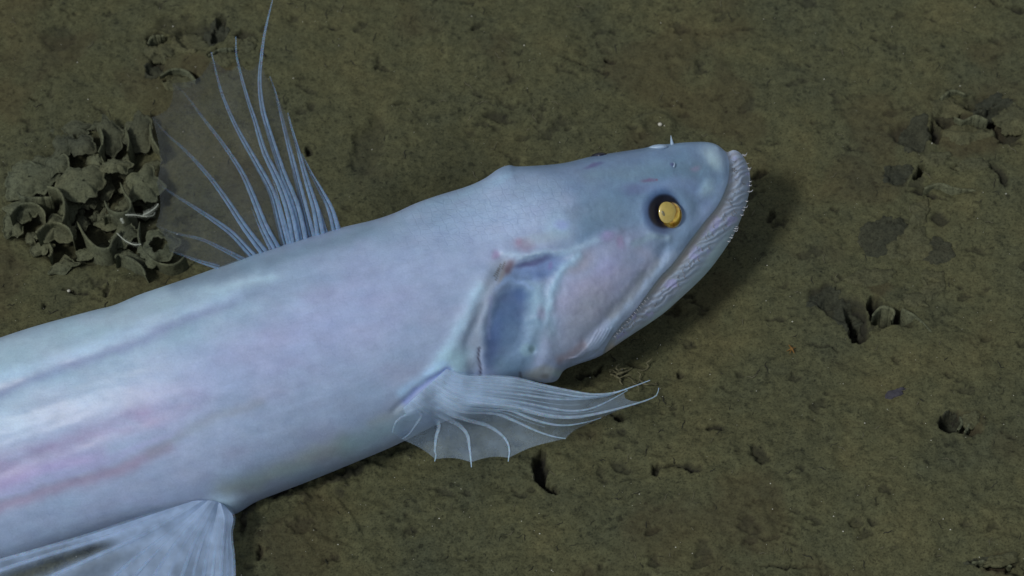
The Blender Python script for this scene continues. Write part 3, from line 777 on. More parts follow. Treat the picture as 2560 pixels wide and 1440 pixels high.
def blob(name, mat, parent, c, ra, rb, rc, rot=0.0, frm=fr, warp=0.0, nu=40, nv=24, seed=0):
    th = np.linspace(0, 2 * math.pi, nu, endpoint=False); ph = np.linspace(0.01, math.pi - 0.01, nv)
    rr = 1 + warp * (np.sin(2 * th + seed) * 0.5 + np.sin(3 * th + 1.3 * seed) * 0.5)
    S = np.stack([np.sin(ph)[:, None] * np.cos(th) * rr, np.sin(ph)[:, None] * np.sin(th) * rr, np.cos(ph)[:, None] * np.ones(nu)], -1).reshape(-1, 3) * np.array([ra, rb, rc])
    ca, sa = math.cos(rot), math.sin(rot)
    S = S @ np.array([[ca, sa, 0], [-sa, ca, 0], [0, 0, 1]])
    return mesh_np(name, S @ frm + c, grid_faces(nv, nu, True), mat, parent)
eyec = at_depth(np.array(1676.), np.array(538.), depth_of(ec) - 0.0002)
eye = blob('eye', M_GOLD, fish, eyec, 29.5 * PX, 34 * PX, 0.0052, R(8), warp=0.02)
lc = at_depth(np.array(1668.), np.array(531.), depth_of(eyec) - 0.0050)
lens = blob('lens', M_LENS, eye, lc, 22 * PX, 27 * PX, 0.0011, R(6), warp=0.04, seed=1)
pc = at_depth(np.array(1659.), np.array(534.), depth_of(lc) - 0.0010)
pup = blob('pupil', M_PUP, lens, pc, 5 * PX, 10 * PX, 0.0005, R(25))
fe = surf(1497, 398)
fec = at_depth(np.array(1497.), np.array(390.), depth_of(fe) + 0.012)
far_eye = blob('eye', M_BLACK, fish, fec, 20 * PX, 8.5 * PX, 0.006, R(8))
far_eye['label'] = 'dark far eye bulging over the top of the head'

# nostril flaps
def cone_part(name, pts, r0, r1, depth_off, mat, parent):
    Q = smooth_line(pts, 14)
    d = depth_of(surf(*pts[0])) + depth_off
    W = at_depth(Q[:, 0], Q[:, 1], np.full(14, d))
    v_, f_ = tube(W, np.linspace(r0, r1, 14) * PX, 10)
    return mesh_np(name, v_, f_, mat, parent)
M_FLESH = plain('pale_flesh', (0.30, 0.42, 0.58), 0.45, 0.4, 0.3, 0.12, 300)
cone_part('nostril_flap', [(1681, 366), (1679, 352), (1677, 338)], 5.5, 0.4, 0.004, M_FLESH, fish)
cone_part('nostril_flap', [(1684, 418), (1686, 411), (1684, 405)], 2.4, 0.3, -0.0004, M_FLESH, fish)
nf = blob('nostril_flap', M_FLESH, fish, at_depth(np.array(1645.), np.array(370.), depth_of(surf(1645, 376)) + 0.006), 26 * PX, 9 * PX, 0.005, R(6))

# ------------------------------------------------------------------ teeth
M_TOOTH = plain('glassy_teeth', (0.27, 0.29, 0.34), 0.2, 0.6, 0.3, 0.15, 400)
rnd = random.Random(5)
BO = smooth_line([(1858, 384), (1868, 404), (1875, 432), (1876, 460), (1871, 490), (1860, 524), (1836, 580), (1802, 636)], 30)
nteeth = 0
def tooth(p0, p1, p2, r0, d0, d1):
    global nteeth
    Q = smooth_line([p0, p1, p2], 8)
    W = at_depth(Q[:, 0], Q[:, 1], np.linspace(d0, d1, 8))
    v_, f_ = tube(W, np.array([1, .95, .85, .72, .58, .42, .26, .06]) * r0 * PX, 7)
    mesh_np('tooth', v_, f_, M_TOOTH, fish); nteeth += 1
for i in range(26):
    if rnd.random() < .15: continue
    t = i + rnd.uniform(-.5, .5)
    a = np.array([np.interp(t, range(30), BO[:, k]) for k in (0, 1)])
    d0 = depth_of(surf(a[0] - 4, a[1])) - 0.0004
    ln = rnd.choice([3, 4, 5, 6, 8, 10])
    dx = 0.9 if t < 14 else 0.75
    tooth((a[0] - 4, a[1]), (a[0] + ln * .55 * dx, a[1] + rnd.uniform(0, 2)), (a[0] + ln * dx, a[1] - ln * .55), rnd.uniform(1.2, 2.0), d0, d0 - 0.001)
BD = smooth_line(BAND, 64)
for i in range(54):
    if rnd.random() < .25: continue
    t = 1.5 + i * 1.12 + rnd.uniform(-.6, .6)
    a = np.array([np.interp(t, range(64), BD[:, k]) for k in (0, 1)])
    b = np.array([np.interp(t + 1, range(64), BD[:, k]) for k in (0, 1)])
    tg = (b - a) / (np.hypot(*(b - a)) + 1e-9); nm = np.array([-tg[1], tg[0]])
    if nm[0] < 0: nm = -nm
    taper = 1.0 if i < 40 else 0.6
    off = rnd.uniform(-12, 13) * taper
    s = a + nm * off
    d0 = depth_of(surf(s[0], s[1])) + 0.0002
    ln = rnd.uniform(9, 15) * taper
    e = s - nm * ln * 0.8 - tg * ln * 0.55
    m_ = s - nm * ln * 0.35 + tg * ln * 0.05
    tooth(tuple(s), tuple(m_), tuple(e), rnd.uniform(1.3, 2.2) * taper, d0, min(depth_of(surf(*e)), d0) - 0.0013)
for i in range(14):
    p = (1618 - i * 6.3 + 1, 745 + i * 7.4)
    d0 = depth_of(surf(p[0] - 3, p[1] - 3)) + 0.0002
    tooth((p[0] - 3, p[1] - 2), (p[0] + 1, p[1] + 1), (p[0] + 4, p[1] + 5), 1.6, d0, d0 + 0.0006)

# ------------------------------------------------------------------ fins
def fin_mats(tag_, ray_c, mem_c):
    m, n, b = new_mat(tag_ + '_membrane')
    out = n.nodes['Material Output']
    b.inputs['Base Color'].default_value = (*mem_c, 1); b.inputs['Roughness'].default_value = 0.5
    b.inputs['Specular IOR Level'].default_value = 0.25
    g = N(n, 'ShaderNodeNewGeometry')
    q = N(n, 'ShaderNodeTexNoise', i_Scale=110.0, i_Detail=5.0); L(n, g.outputs['Position'], q.inputs['Vector'])
    c = ramp(n, q.outputs[0], [(0.3, tuple(np.array(mem_c) * 0.82)), (0.7, tuple(np.array(mem_c) * 1.15))]).outputs[0]
    L(n, c, b.inputs['Base Color'])
    tl = N(n, 'ShaderNodeBsdfTranslucent'); L(n, c, tl.inputs[0])
    mx = N(n, 'ShaderNodeMixShader'); mx.inputs[0].default_value = 0.35
    L(n, b.outputs[0], mx.inputs[1]); L(n, tl.outputs[0], mx.inputs[2])
    tr = N(n, 'ShaderNodeBsdfTransparent')
    a = N(n, 'ShaderNodeAttribute', attribute_name='opacity')
    f = mathn(n, 'MULTIPLY', a.outputs['Fac'], mathn(n, 'ADD', mathn(n, 'MULTIPLY', q.outputs[0], 0.5), 0.75))
    m2 = N(n, 'ShaderNodeMixShader'); L(n, f, m2.inputs[0]); L(n, tr.outputs[0], m2.inputs[1]); L(n, mx.outputs[0], m2.inputs[2])
    L(n, m2.outputs[0], out.inputs[0])
    r, n, b = new_mat(tag_ + '_ray')
    out = n.nodes['Material Output']
    b.inputs['Roughness'].default_value = 0.45; b.inputs['Specular IOR Level'].default_value = 0.35
    b.inputs['Subsurface Weight'].default_value = 0.3; b.inputs['Subsurface Scale'].default_value = 0.003
    g = N(n, 'ShaderNodeNewGeometry')
    q = N(n, 'ShaderNodeTexNoise', i_Scale=400.0, i_Detail=3.0); L(n, g.outputs['Position'], q.inputs['Vector'])
    L(n, ramp(n, q.outputs[0], [(0.3, tuple(np.array(ray_c) * 0.8)), (0.7, tuple(np.array(ray_c) * 1.2))]).outputs[0], b.inputs['Base Color'])
    tr = N(n, 'ShaderNodeBsdfTransparent')
    a = N(n, 'ShaderNodeAttribute', attribute_name='opacity')
    m2 = N(n, 'ShaderNodeMixShader'); L(n, a.outputs['Fac'], m2.inputs[0]); L(n, tr.outputs[0], m2.inputs[1]); L(n, b.outputs[0], m2.inputs[2])
    L(n, m2.outputs[0], out.inputs[0])
    return m, r

def ray_mesh(W, r0, r1, mat, parent, op0=0.9, op1=0.3, flat=0.6, strands=1, power=1.0):
    n = len(W); t = np.linspace(0, 1, n)
    bag = Bag()
    wav = 1 + 0.03 * np.sin(np.arange(n) * 1.9)
    rr = (r0 * (1 - t ** power) + r1 * t ** power) * wav
    T = np.gradient(W, axis=0); T /= np.linalg.norm(T, axis=1)[:, None]
    A = np.cross(T, -FWD); A /= np.linalg.norm(A, axis=1)[:, None]
    if strands == 2:
        for s in (-1, 1):
            v_, f_ = tube(W + A * (rr * 0.55 * s)[:, None], rr * 0.52, 7, flat)
            bag.add(v_, f_, np.repeat(op0 + (op1 - op0) * t, 7))
    else:
        v_, f_ = tube(W, rr, 8, flat)
        bag.add(v_, f_, np.repeat(op0 + (op1 - op0) * t, 8))
    Vv, Ff = bag.get()
    o = mesh_np('fin_ray', Vv, Ff, mat, parent)
    attr(o, 'opacity', bag.a())
    return o
def membrane(rays3, frac, op, name, mat, parent, nw=9, scallop=0.05, ripple=0.0):
    """rays3: list of (M,3) arrays; frac[i]: fraction of ray i carrying membrane; op(t, w, i)->opacity"""
    Mn = 40; bag = Bag()
    for i in range(len(rays3) - 1):
        A_, B_ = rays3[i], rays3[i + 1]
        t = np.linspace(0, 1, Mn)[:, None]; wgt = np.linspace(0, 1, nw)[None, :]
        sc_ = 1 - scallop * np.sin(math.pi * wgt) * t ** 3
        ta = t * frac[i] * sc_; tb = t * frac[i + 1] * sc_
        def samp(Rr, q):
            x = q * (len(Rr) - 1)
            return np.stack([np.interp(x, np.arange(len(Rr)), Rr[:, k]) for k in range(3)], -1)
        G = samp(A_, ta) * (1 - wgt[..., None]) + samp(B_, tb) * wgt[..., None]
        rp = ripple * np.sin(math.pi * wgt) * np.sin(t * 9 + i * 2.1) * t
        G = G + rp[..., None] * FWD
        bag.add(G.reshape(-1, 3), grid_faces(Mn, nw), (op(t * np.ones_like(wgt), wgt * np.ones_like(t), i)).ravel())
    Vv, Ff = bag.get()
    o = mesh_np(name, Vv, Ff, mat, parent)
    attr(o, 'opacity', np.clip(bag.a(), 0, 1))
    return o

# dorsal fin: stands on the ridge of the back, leaning a little away
def c4(x, y): return (340 + x / 2.057, y / 2.057)
DR = [
    [(400, 1365), (330, 1345), (240, 1312), (170, 1290)],
    [(545, 1330), (430, 1270), (330, 1225), (200, 1195), (100, 1155)],
    [(592, 1308), (500, 1210), (400, 1135), (270, 1050), (190, 1000), (110, 945)],
    [(652, 1290), (560, 1170), (460, 1020), (370, 900), (250, 770), (160, 690), (82, 600)],
    [(722, 1276), (660, 1160), (600, 1010), (540, 880), (440, 730), (340, 600), (250, 480), (178, 422)],
    [(775, 1266), (740, 1130), (700, 990), (620, 840), (520, 660), (450, 500), (420, 400), (390, 272)],
    [(822, 1262), (790, 1100), (740, 950), (660, 780), (610, 620), (570, 500), (530, 350), (514, 270), (512, 185)],
    [(862, 1248), (820, 1060), (750, 880), (690, 700), (650, 560), (635, 420), (645, 280), (665, 150), (703, -10)],
    [(908, 1230), (870, 1080), (830, 920), (790, 760), (750, 600), (720, 480), (692, 398)],
    [(950, 1222), (920, 1070), (880, 940), (840, 800), (800, 660), (778, 576)],
    [(1030, 1195), (1000, 1080), (950, 980), (900, 890), (852, 790)],
]
b0 = surf(560, 668); b1 = surf(830, 580)
ridge0 = at_depth(np.array(540.), np.array(672.), depth_of(surf(540, 690)) + 0.012)
ridge1 = at_depth(np.array(840.), np.array(574.), depth_of(surf(838, 590)) + 0.012)
axd = ridge1 - ridge0; axd /= np.linalg.norm(axd)
lean = np.array([0.0, math.sin(R(26)), math.cos(R(26))])
pn = np.cross(axd, lean); pn /= np.linalg.norm(pn)
def on_plane(Q, p0, nrm):
    r = rays(Q[:, 0], Q[:, 1]); t = ((p0 - CAMP) @ nrm) / (r @ nrm)
    return CAMP + r * t[:, None]
M_DM, M_DR = fin_mats('dorsal_fin', (0.24, 0.38, 0.58), (0.115, 0.13, 0.135))
dr3 = []
for k, rp in enumerate(DR):
    Q = smooth_line([c4(*p) for p in rp], 60)
    # root the ray inside the back
    d = Q[0] - Q[3]; d /= np.hypot(*d)
    Q = np.vstack([Q[0] + d * 14, Q])
    W = on_plane(Q, ridge0, pn) + pn * (0.0012 * math.sin(k * 2.2))
    dr3.append(W)
fr_ = [0.98, 1.0, 1.0, 1.0, 0.99, 0.97, 0.88, 0.76, 0.97, 0.95, 0.95]
dorsal = membrane(dr3, fr_, lambda t, w_, i: 0.38 + 0.22 * np.exp(-(t / .35) ** 2), 'dorsal_fin', M_DM, fish, scallop=0.05, ripple=0.002)
for k, W in enumerate(dr3):
    ray_mesh(W, (6.5 if k < 2 else 10.5 if k < 5 else 13.0) * PX, 1.3 * PX, M_DR, dorsal, op0=(0.4 if k < 2 else 0.7), op1=(0.0 if k < 5 else 0.25), strands=2, power=0.8)
# short companion strands near the dorsal base
for rp in ([(800, 1262), (768, 1150), (722, 980), (690, 880)], [(840, 1256), (806, 1110), (766, 1000), (700, 860)], [(985, 1212), (950, 1100), (915, 1010), (880, 900)], [(690, 1280), (640, 1180), (590, 1060)]):
    Q = smooth_line([c4(*p) for p in rp], 40)
    ray_mesh(on_plane(Q, ridge0 - FWD * 0.0006, pn), 4.0 * PX, 0.6 * PX, M_DR, dorsal, 0.6, 0.1)

# pectoral fin
def c3(x, y): return (900 + x / 3.2, 860 + y / 3.2)
PR = [
    ([(640, 225), (760, 225), (850, 252), (1050, 258), (1250, 275), (1450, 325), (1700, 378), (1880, 402), (2050, 385), (2170, 345), (2320, 290)], 5, .034, .022),
    ([(640, 260), (780, 290), (1000, 318), (1300, 345), (1600, 395), (1780, 422), (1950, 410), (2090, 372), (2190, 338)], 5, .035, .022),
    ([(640, 300), (780, 345), (1000, 372), (1300, 405), (1550, 438), (1750, 440), (1960, 418), (2080, 380)], 5, .035, .021),
    ([(630, 340), (780, 390), (1000, 428), (1300, 470), (1550, 520), (1700, 535), (1850, 515), (2000, 450), (2140, 370)], 6, .036, .020),
    ([(620, 380), (790, 440), (1000, 480), (1250, 508), (1450, 560), (1620, 585), (1800, 575), (2050, 520), (2345, 428), (2390, 350)], 7, .036, .017),
    ([(600, 420), (800, 490), (1000, 515), (1200, 530), (1350, 590), (1500, 635), (1650, 650), (1820, 622), (1930, 590)], 6, .036, .014),
    ([(590, 450), (780, 525), (960, 545), (1100, 560), (1250, 620), (1400, 690), (1530, 735), (1645, 757)], 7, .035, .010),
    ([(560, 480), (700, 545), (850, 605), (1000, 645), (1100, 700), (1170, 770), (1195, 850), (1185, 940)], 8.5, .034, .007),
    ([(520, 490), (600, 545), (700, 600), (800, 655), (860, 730), (875, 820), (885, 900), (892, 985)], 9, .033, .006),
    ([(490, 490), (545, 545), (610, 600), (630, 660), (608, 750), (600, 850), (608, 890), (597, 938)], 8, .032, .007),
    ([(450, 490), (475, 545), (480, 590), (435, 660), (392, 720), (335, 762)], 7.5, .031, .012),
    ([(400, 500), (365, 560), (320, 590), (280, 635), (256, 710)], 5.5, .030, .018),
]
M_PM, M_PR = fin_mats('pectoral_fin', (0.54, 0.70, 0.90), (0.50, 0.68, 0.90))
pr3 = []
for kf, (rp, wd, z0, z1) in enumerate(PR):
    hg = kf / 11.0
    h0 = (1116 - 108 * hg, 922 + 98 * hg)
    p0_ = c3(*rp[0]); mid_ = ((h0[0] + p0_[0]) / 2 + 6, (h0[1] + p0_[1]) / 2)
    cps = [h0] + ([] if kf in (10, 11) else []) + [c3(*p) for p in (rp[1:] if kf < 10 else rp[1:])]
    Q = smooth_line(cps, 60)
    s0 = surf(Q[0, 0], Q[0, 1])
    zb = s0[2] + 0.0004
    t = np.linspace(0, 1, 60)
    z = zb + (z1 - zb) * t ** 0.85
    # stay in front of the body where the fin overlaps it
    W = at_z(Q[:, 0], Q[:, 1], z)
    for i in range(60):
        j = int(np.argmin((FU - Q[i, 0]) ** 2 + (FV - Q[i, 1]) ** 2))
        if (FU[j] - Q[i, 0]) ** 2 + (FV[j] - Q[i, 1]) ** 2 < 60:
            db_ = depth_of(FP[j]) - 0.0004 - 0.0016 * min(1, i / 12)
            if depth_of(W[i]) > db_: W[i] = at_depth(Q[i, 0], Q[i, 1], np.array(db_))
    # smooth depths along the ray
    dd = depth_of(W)
    for _ in range(6): dd[1:-1] = np.minimum(dd[1:-1], (dd[:-2] + dd[2:]) / 2 * 0.5 + dd[1:-1] * 0.5)
    pr3.append(at_depth(Q[:, 0], Q[:, 1], dd))
def pop(t, w_, i):
    o = 0.30 + 1.1 * np.exp(-(t / 0.27) ** 2)
    if i < 4: o = 0.62 + 0.9 * np.exp(-(t / .3) ** 2) - 0.32 * t
    return o
pect = membrane(pr3, [0.93, 0.97, 0.98, 0.98, 0.90, 0.98, 1.0, 0.97, 0.95, 0.97, 1.0, 1.0], pop, 'pectoral_fin', M_PM, fish, scallop=0.03, ripple=0.0015)
for (rp, wd, z0, z1), W in zip(PR, pr3):
    late = W is pr3[10] or W is pr3[11]
    ray_mesh(W - FWD * 0.0004, wd * PX * (0.55 if late else 0.85), (0.7 if late else 1.2) * PX, M_PR, pect, op0=0.05, op1=0.2 if late else 0.42, flat=0.3, power=1.6)
for k in range(6):      # fine intermediate strands
    Wm = pr3[k] * 0.5 + pr3[k + 1] * 0.5
    ray_mesh(Wm[:46] - FWD * 0.0004, 2.6 * PX, 0.6 * PX, M_PR, pect, op0=0.1, op1=0.25, flat=0.3)

# pelvic fin
QR = [
    [(560, 1262), (583, 1292), (577, 1335), (583, 1400), (584, 1470), (580, 1540)],
    [(552, 1258), (562, 1300), (556, 1360), (553, 1420), (548, 1540)],
    [(546, 1256), (538, 1300), (525, 1350), (512, 1420), (495, 1540)],
    [(540, 1254), (516, 1300), (488, 1350), (462, 1420), (425, 1540)],
    [(530, 1252), (490, 1300), (446, 1350), (398, 1420), (330, 1540)],
    [(520, 1251), (462, 1300), (400, 1350), (318, 1412), (190, 1530)],
    [(508, 1251), (430, 1298), (340, 1345), (230, 1395), (100, 1455), (-20, 1520)],
    [(495, 1251), (400, 1290), (290, 1335), (170, 1372), (40, 1412), (-80, 1455)],
    [(480, 1253), (360, 1292), (240, 1332), (120, 1368), (0, 1402), (-90, 1432)],
]
M_VM, M_VR = fin_mats('pelvic_fin', (0.40, 0.55, 0.78), (0.38, 0.53, 0.78))
qr3 = []
for k, rp in enumerate(QR):
    Q = smooth_line(rp, 60)
    zb = surf(Q[0, 0], Q[0, 1])[2] + 0.001
    t = np.linspace(0, 1, 60)
    W = at_z(Q[:, 0], Q[:, 1], zb + (0.008 - zb) * t + 0.0007 * math.sin(k * 2.3))
    dd = depth_of(W)
    for i in range(60):
        j = int(np.argmin((FU - Q[i, 0]) ** 2 + (FV - Q[i, 1]) ** 2))
        if (FU[j] - Q[i, 0]) ** 2 + (FV[j] - Q[i, 1]) ** 2 < 60:
            dd[i] = min(dd[i], depth_of(FP[j]) - 0.0010)
    qr3.append(at_depth(Q[:, 0], Q[:, 1], dd))
def vop(t, w_, i):
    o = 0.93 - 0.25 * t
    if i == 6: o = 0.93 - 0.84 * sstep(0.30, 0.50, t) * np.sin(math.pi * w_) ** 0.5
    if i == 5: o = 0.93 - 0.45 * sstep(0.38, 0.6, t) * np.sin(math.pi * w_) ** 0.5
    if i == 7: o = 0.9 - 0.3 * sstep(0.4, 0.6, t)
    return o
pelv = membrane(qr3, [1] * 9, vop, 'pelvic_fin', M_VM, fish, scallop=0.0, ripple=0.0008)
for k, W in enumerate(qr3):
    ray_mesh(W - FWD * 0.0001, 5.5 * PX, 5.0 * PX, M_VR, pelv, op0=0.0, op1=0.35, flat=0.15)
for k in range(5):
    ray_mesh(qr3[k] * 0.5 + qr3[k + 1] * 0.5 - FWD * 0.0001, 3.5 * PX, 4 * PX, M_VR, pelv, op0=0.0, op1=0.35, flat=0.22)

# ------------------------------------------------------------------ folded colony (xenophyophore)
def c5(x, y): return (x / 3.064, 250 + y / 3.064)
def lobe_mesh(cu, cv, ru, rv, z, rot, H=0.5, tilt=(0, 0), notch=0.0, nang=0.0, hole=None, seed=0, name='lobe', mat=None, parent=None, org_shade=0.0):
    """domed plate with an upturned rim, irregular outline, real thickness"""
    mat = mat or M_LOBE
    c = at_z(cu, cv, z)
    a = ru * PX; b = rv * PX / math.sin(ELEV) * 0.9
    na, nrr = 72, 22
    th = np.linspace(0, 2 * math.pi, na, endpoint=False)
    Rr = 1 + 0.26 * fbm(np.cos(th) * 1.5 + seed * 3.1, np.sin(th) * 1.5 + seed, 4, 7) * 2 + 0.05 * np.sin(5 * th + seed * 2)
    if notch: Rr = Rr * (1 - notch * np.exp(-((np.angle(np.exp(1j * (th - nang)))) / 0.42) ** 2))
    r = np.linspace(0.0, 1, nrr)[:, None] ** 0.8
    if hole: r = hole + (1 - hole) * r
    x = r * Rr * np.cos(th) * a; y = r * Rr * np.sin(th) * b
    h = 0.75 * H * min(a, b) * (1 - r ** 2.4) + 0.0012 * fbm(x * 110 + seed * 5, y * 110, 2, 43) + 0.0009 * sstep(0.86, 0.97, r) + min(a, b) * 0.10 * fbm(x * 170 + seed, y * 170, 3, 23) * r
    h = h - 0.0018 * sstep(0.55, 1.0, r) * (0.5 + 0.5 * np.sin(3 * th + seed))
    cr_, sr_ = math.cos(R(rot)), math.sin(R(rot))
    X_ = x * cr_ - y * sr_; Y_ = x * sr_ + y * cr_
    Zt = h + X_ * tilt[0] + Y_ * tilt[1]
    T = np.stack([X_, Y_, Zt * np.ones_like(X_)], -1)
    U = T.copy(); U[..., :2] *= 0.985; U[..., 2] -= 0.0011
    n = na * nrr
    Vv = np.vstack([T.reshape(-1, 3), U.reshape(-1, 3)]) + c
    f1 = grid_faces(nrr, na, True); f2 = grid_faces(nrr, na, True, n)[:, ::-1]
    j = np.arange(na); j2 = (j + 1) % na
    e = (nrr - 1) * na
    f3 = np.stack([e + j, e + j2, e + j2 + n, e + j + n], 1)
    f4 = np.stack([j2, j, j + n, j2 + n], 1)
    o = mesh_np(name, Vv, np.vstack([f1, f2, f3, f4]), mat, parent)
    if mat is M_LOBE:
        rr = np.concatenate([np.zeros(n), np.ones(n) * 0.6]); attr(o, 'organic_and_shade', np.clip(rr + org_shade, 0, 1)); attr(o, 'rust', np.zeros(2 * n))  # underside painted dark, like the shade between plates
    return o
def fold_mesh(pts, z0, z1, th, parent, seed=0, name='fold', mat=None):
    """upright curving sheet: wall from z0 to z1 following pts with a rounded rim"""
    mat = mat or M_LOBE
    Q = smooth_line(pts, 50)
    top = at_z(Q[:, 0], Q[:, 1], z1 + 0.0016 * fbm(np.arange(50) / 9.0 + seed, np.zeros(50), 3, 3))
    Tn = np.gradient(top[:, :2], axis=0); Tn /= np.linalg.norm(Tn, axis=1)[:, None]
    Nn = np.stack([-Tn[:, 1], Tn[:, 0]], 1)
    prof_ = [(-1.0, 0), (-0.9, .6), (-1.0, .9), (-1.25, .97), (0, 1.02), (1.25, .97), (1.0, .9), (0.9, .6), (1.0, 0)]
    tp = np.ones(50); tp[:4] = [.35, .6, .8, .93]; tp[-4:] = [.93, .8, .6, .35]
    G = np.zeros((50, 9, 3))
    for k, (o_, q) in enumerate(prof_):
        G[:, k, :2] = top[:, :2] + Nn * (o_ * th * tp)[:, None] + Nn * ((1 - q) * 0.003 * np.sin(np.arange(50) / 11 + seed))[:, None]
        G[:, k, 2] = z0 + (top[:, 2] - z0) * q
    o = mesh_np(name, G.reshape(-1, 3), grid_faces(50, 9), mat, parent)
    if mat is M_LOBE:
        attr(o, 'organic_and_shade', np.tile([p[1] < .5 for p in prof_], 50) * 0.5); attr(o, 'rust', np.zeros(450))  # foot of the wall painted dark, as shade down in the gaps
    return o
xen = empty('xenophyophore', tuple(at_z(235, 500, -0.008)), 'large cluster of silt coated folded plates beside the upright fin', 'seabed colony')
LOB = [  # crop coords cx, cy, rx, ry, z mm, rot, H, tilt, notch, nang
    (230, 610, 190, 120, 6, 12, .35, (-.1, .2), .3, 5.0), (650, 650, 150, 160, 12, 0, .45, (-.1, 0), .25, 5.3), (890, 510, 115, 88, 13, 0, .5, (0, -.2), 0, 0),
    (1100, 660, 150, 150, 11, 10, .45, (.1, 0), .35, 3.4), (200, 850, 140, 75, 6, 12, .5, (0, .1), .2, 5.6), (425, 1010, 150, 90, 8, 10, .6, (0, .1), .45, 4.6),
    (110, 960, 70, 110, 3, 0, .4, (-.2, 0), .2, 0), (950, 1040, 120, 80, 8, 30, .45, (0, 0), .2, 2), (620, 350, 110, 90, 7, -5, .4, (0, .1), .3, 5.4),
    (480, 370, 70, 90, 5, -10, .4, (0, .2), 0, 0), (850, 280, 95, 120, 6, 0, .3, (0, .3), .25, 1), (1060, 270, 105, 130, 7, 0, .3, (0, .3), .2, 2),
    (600, 230, 110, 55, 3, 5, .35, (0, .2), .3, 0), (480, 1270, 90, 60, 2, 30, .45, (0, 0), .3, 1.6), (430, 500, 90, 90, 6, 0, .4, (0, 0), .2, 3),
    (1010, 1215, 130, 50, 3, -20, .5, (0, 0), .25, 4), (740, 470, 60, 70, 8, 20, .4, (0, 0), 0, 0), (300, 480, 80, 60, 2, 0, .3, (0, 0), .2, 0),
    (540, 830, 70, 120, 4, 0, .35, (0, 0), .3, 2), (850, 930, 100, 60, 3, 0, .4, (0, 0), .3, 3), (330, 1130, 80, 60, 3, 40, .4, (0, 0), .3, 0), (720, 1180, 120, 50, 2, 0, .4, (0, 0), .3, 5),
]
for i, (x, y, rx, ry, z, rot, H_, tl, no, na_) in enumerate(LOB):
    u, v = c5(x, y)
    lobe_mesh(u, v, rx * 1.15 / 3.064, ry * 1.22 / 3.064, (0.7 * z - 0.5) * 1e-3, rot, H_, tl, no, na_, seed=i + 1, parent=xen, org_shade=(0.30 if y < 420 else 0.0) + 0.05 * (i % 3))
rl = random.Random(21)
for i in range(60):
    a_ = rl.uniform(0, 6.28); q_ = rl.uniform(0, 1) ** .5
    u, v = c5(640 + 600 * q_ * math.cos(a_), 690 + 560 * q_ * math.sin(a_))
    lobe_mesh(u, v, rl.uniform(13, 27), rl.uniform(11, 22), rl.uniform(-.004, .001), rl.uniform(-40, 40), rl.uniform(.3, .6), (rl.uniform(-.4, .4), rl.uniform(-.3, .4)), rl.uniform(.1, .4), rl.uniform(0, 6), seed=50 + i, parent=xen, org_shade=rl.uniform(0.1, .45))
u, v = c5(1215, 1130)
lobe_mesh(u, v, 175 / 3.064, 155 / 3.064, 0.006, 0, .45, (0, 0), 0, 0, hole=0.42, seed=31, parent=xen)
FOLDS = [([(360, 660), (440, 680), (485, 750), (495, 850), (480, 930)], 15, .8), ([(800, 770), (830, 830), (900, 862), (980, 845), (1000, 780), (950, 700), (920, 630)], 17, .8),
         ([(590, 930), (640, 1020), (700, 1090), (760, 1130), (830, 1130), (870, 1060), (930, 1000)], 12, .8), ([(880, 1210), (905, 1180), (1000, 1210), (1080, 1270), (1115, 1340)], 9, .9),
         ([(1150, 180), (1165, 280), (1200, 350), (1222, 390)], 11, .8), ([(275, 1020), (340, 955), (430, 935), (520, 975), (560, 1050)], 14, .7), ([(75, 880), (150, 800), (260, 790), (330, 840), (350, 890)], 12, .7),
         ([(790, 890), (850, 875), (930, 900), (960, 870)], 12, .9), ([(130, 700), (170, 740), (300, 745), (400, 740)], 12, .8), ([(370, 1080), (400, 1150), (370, 1200)], 8, .8),
         ([(770, 210), (790, 300), (750, 400)], 9, .6), ([(960, 200), (985, 300), (975, 390)], 10, .6), ([(1070, 930), (1060, 1050), (1100, 1150), (1200, 1240), (1330, 1255), (1420, 1190)], 9, .7)]
for i, (pp, z, th) in enumerate(FOLDS):
    fold_mesh([c5(*p) for p in pp], -0.008, z * 1e-3, th * 0.7e-3, xen, seed=i)

# brittle star arms reaching out of the plates
M_STAR = plain('bone_white_arm', (0.36, 0.40, 0.34), 0.5, 0.4, 0.2, 0.15, 900)
star = empty('brittle_star', tuple(at_z(330, 560, 0.004)), 'thin white spiny arms poking out from under the folded plates', 'brittle star')
def arm(pts, zs, r0, r1, label=None):
    Q = smooth_line(pts, 46)
    W = at_z(Q[:, 0], Q[:, 1], np.interp(np.linspace(0, 1, 46), np.linspace(0, 1, len(zs)), zs))
    rad = np.linspace(r0, r1, 46) * PX * (1 + 0.18 * (np.arange(46) % 2))
    bag = Bag(); v_, f_ = tube(W, rad, 8); bag.add(v_, f_)
    T = np.gradient(W, axis=0); T /= np.linalg.norm(T, axis=1)[:, None]
    A = np.cross(T, -FWD); A /= np.linalg.norm(A, axis=1)[:, None]
    for i in range(2, 44, 2):
        for s in (-1, 1):
            e = W[i] + (A[i] * s + T[i] * 0.45) * rad[i] * 4.6
            pts_ = np.linspace(W[i], e, 4)
            v_, f_ = tube(pts_, np.array([1, .8, .5, .15]) * rad[i] * 0.30, 5); bag.add(v_, f_)
    Vv, Ff = bag.get()
    return mesh_np('arm', Vv, Ff, M_STAR, star)
arm([c5(960, 880), c5(1040, 882), c5(1110, 892), c5(1170, 885), c5(1188, 860)], [.019, .019, .018, .018, .018], 1.5, .8)
arm([c5(1095, 885), c5(1150, 855), c5(1190, 825), c5(1213, 795)], [.021, .021, .021, .022], 2.3, 1.0)
arm([c5(1080, 1105), c5(1030, 1108), c5(960, 1078), c5(895, 1020)], [.017, .018, .018, .017], 1.6, .8)
arm([c5(925, 905), c5(935, 925), c5(945, 945)], [.019, .019, .018], 1.2, .8)

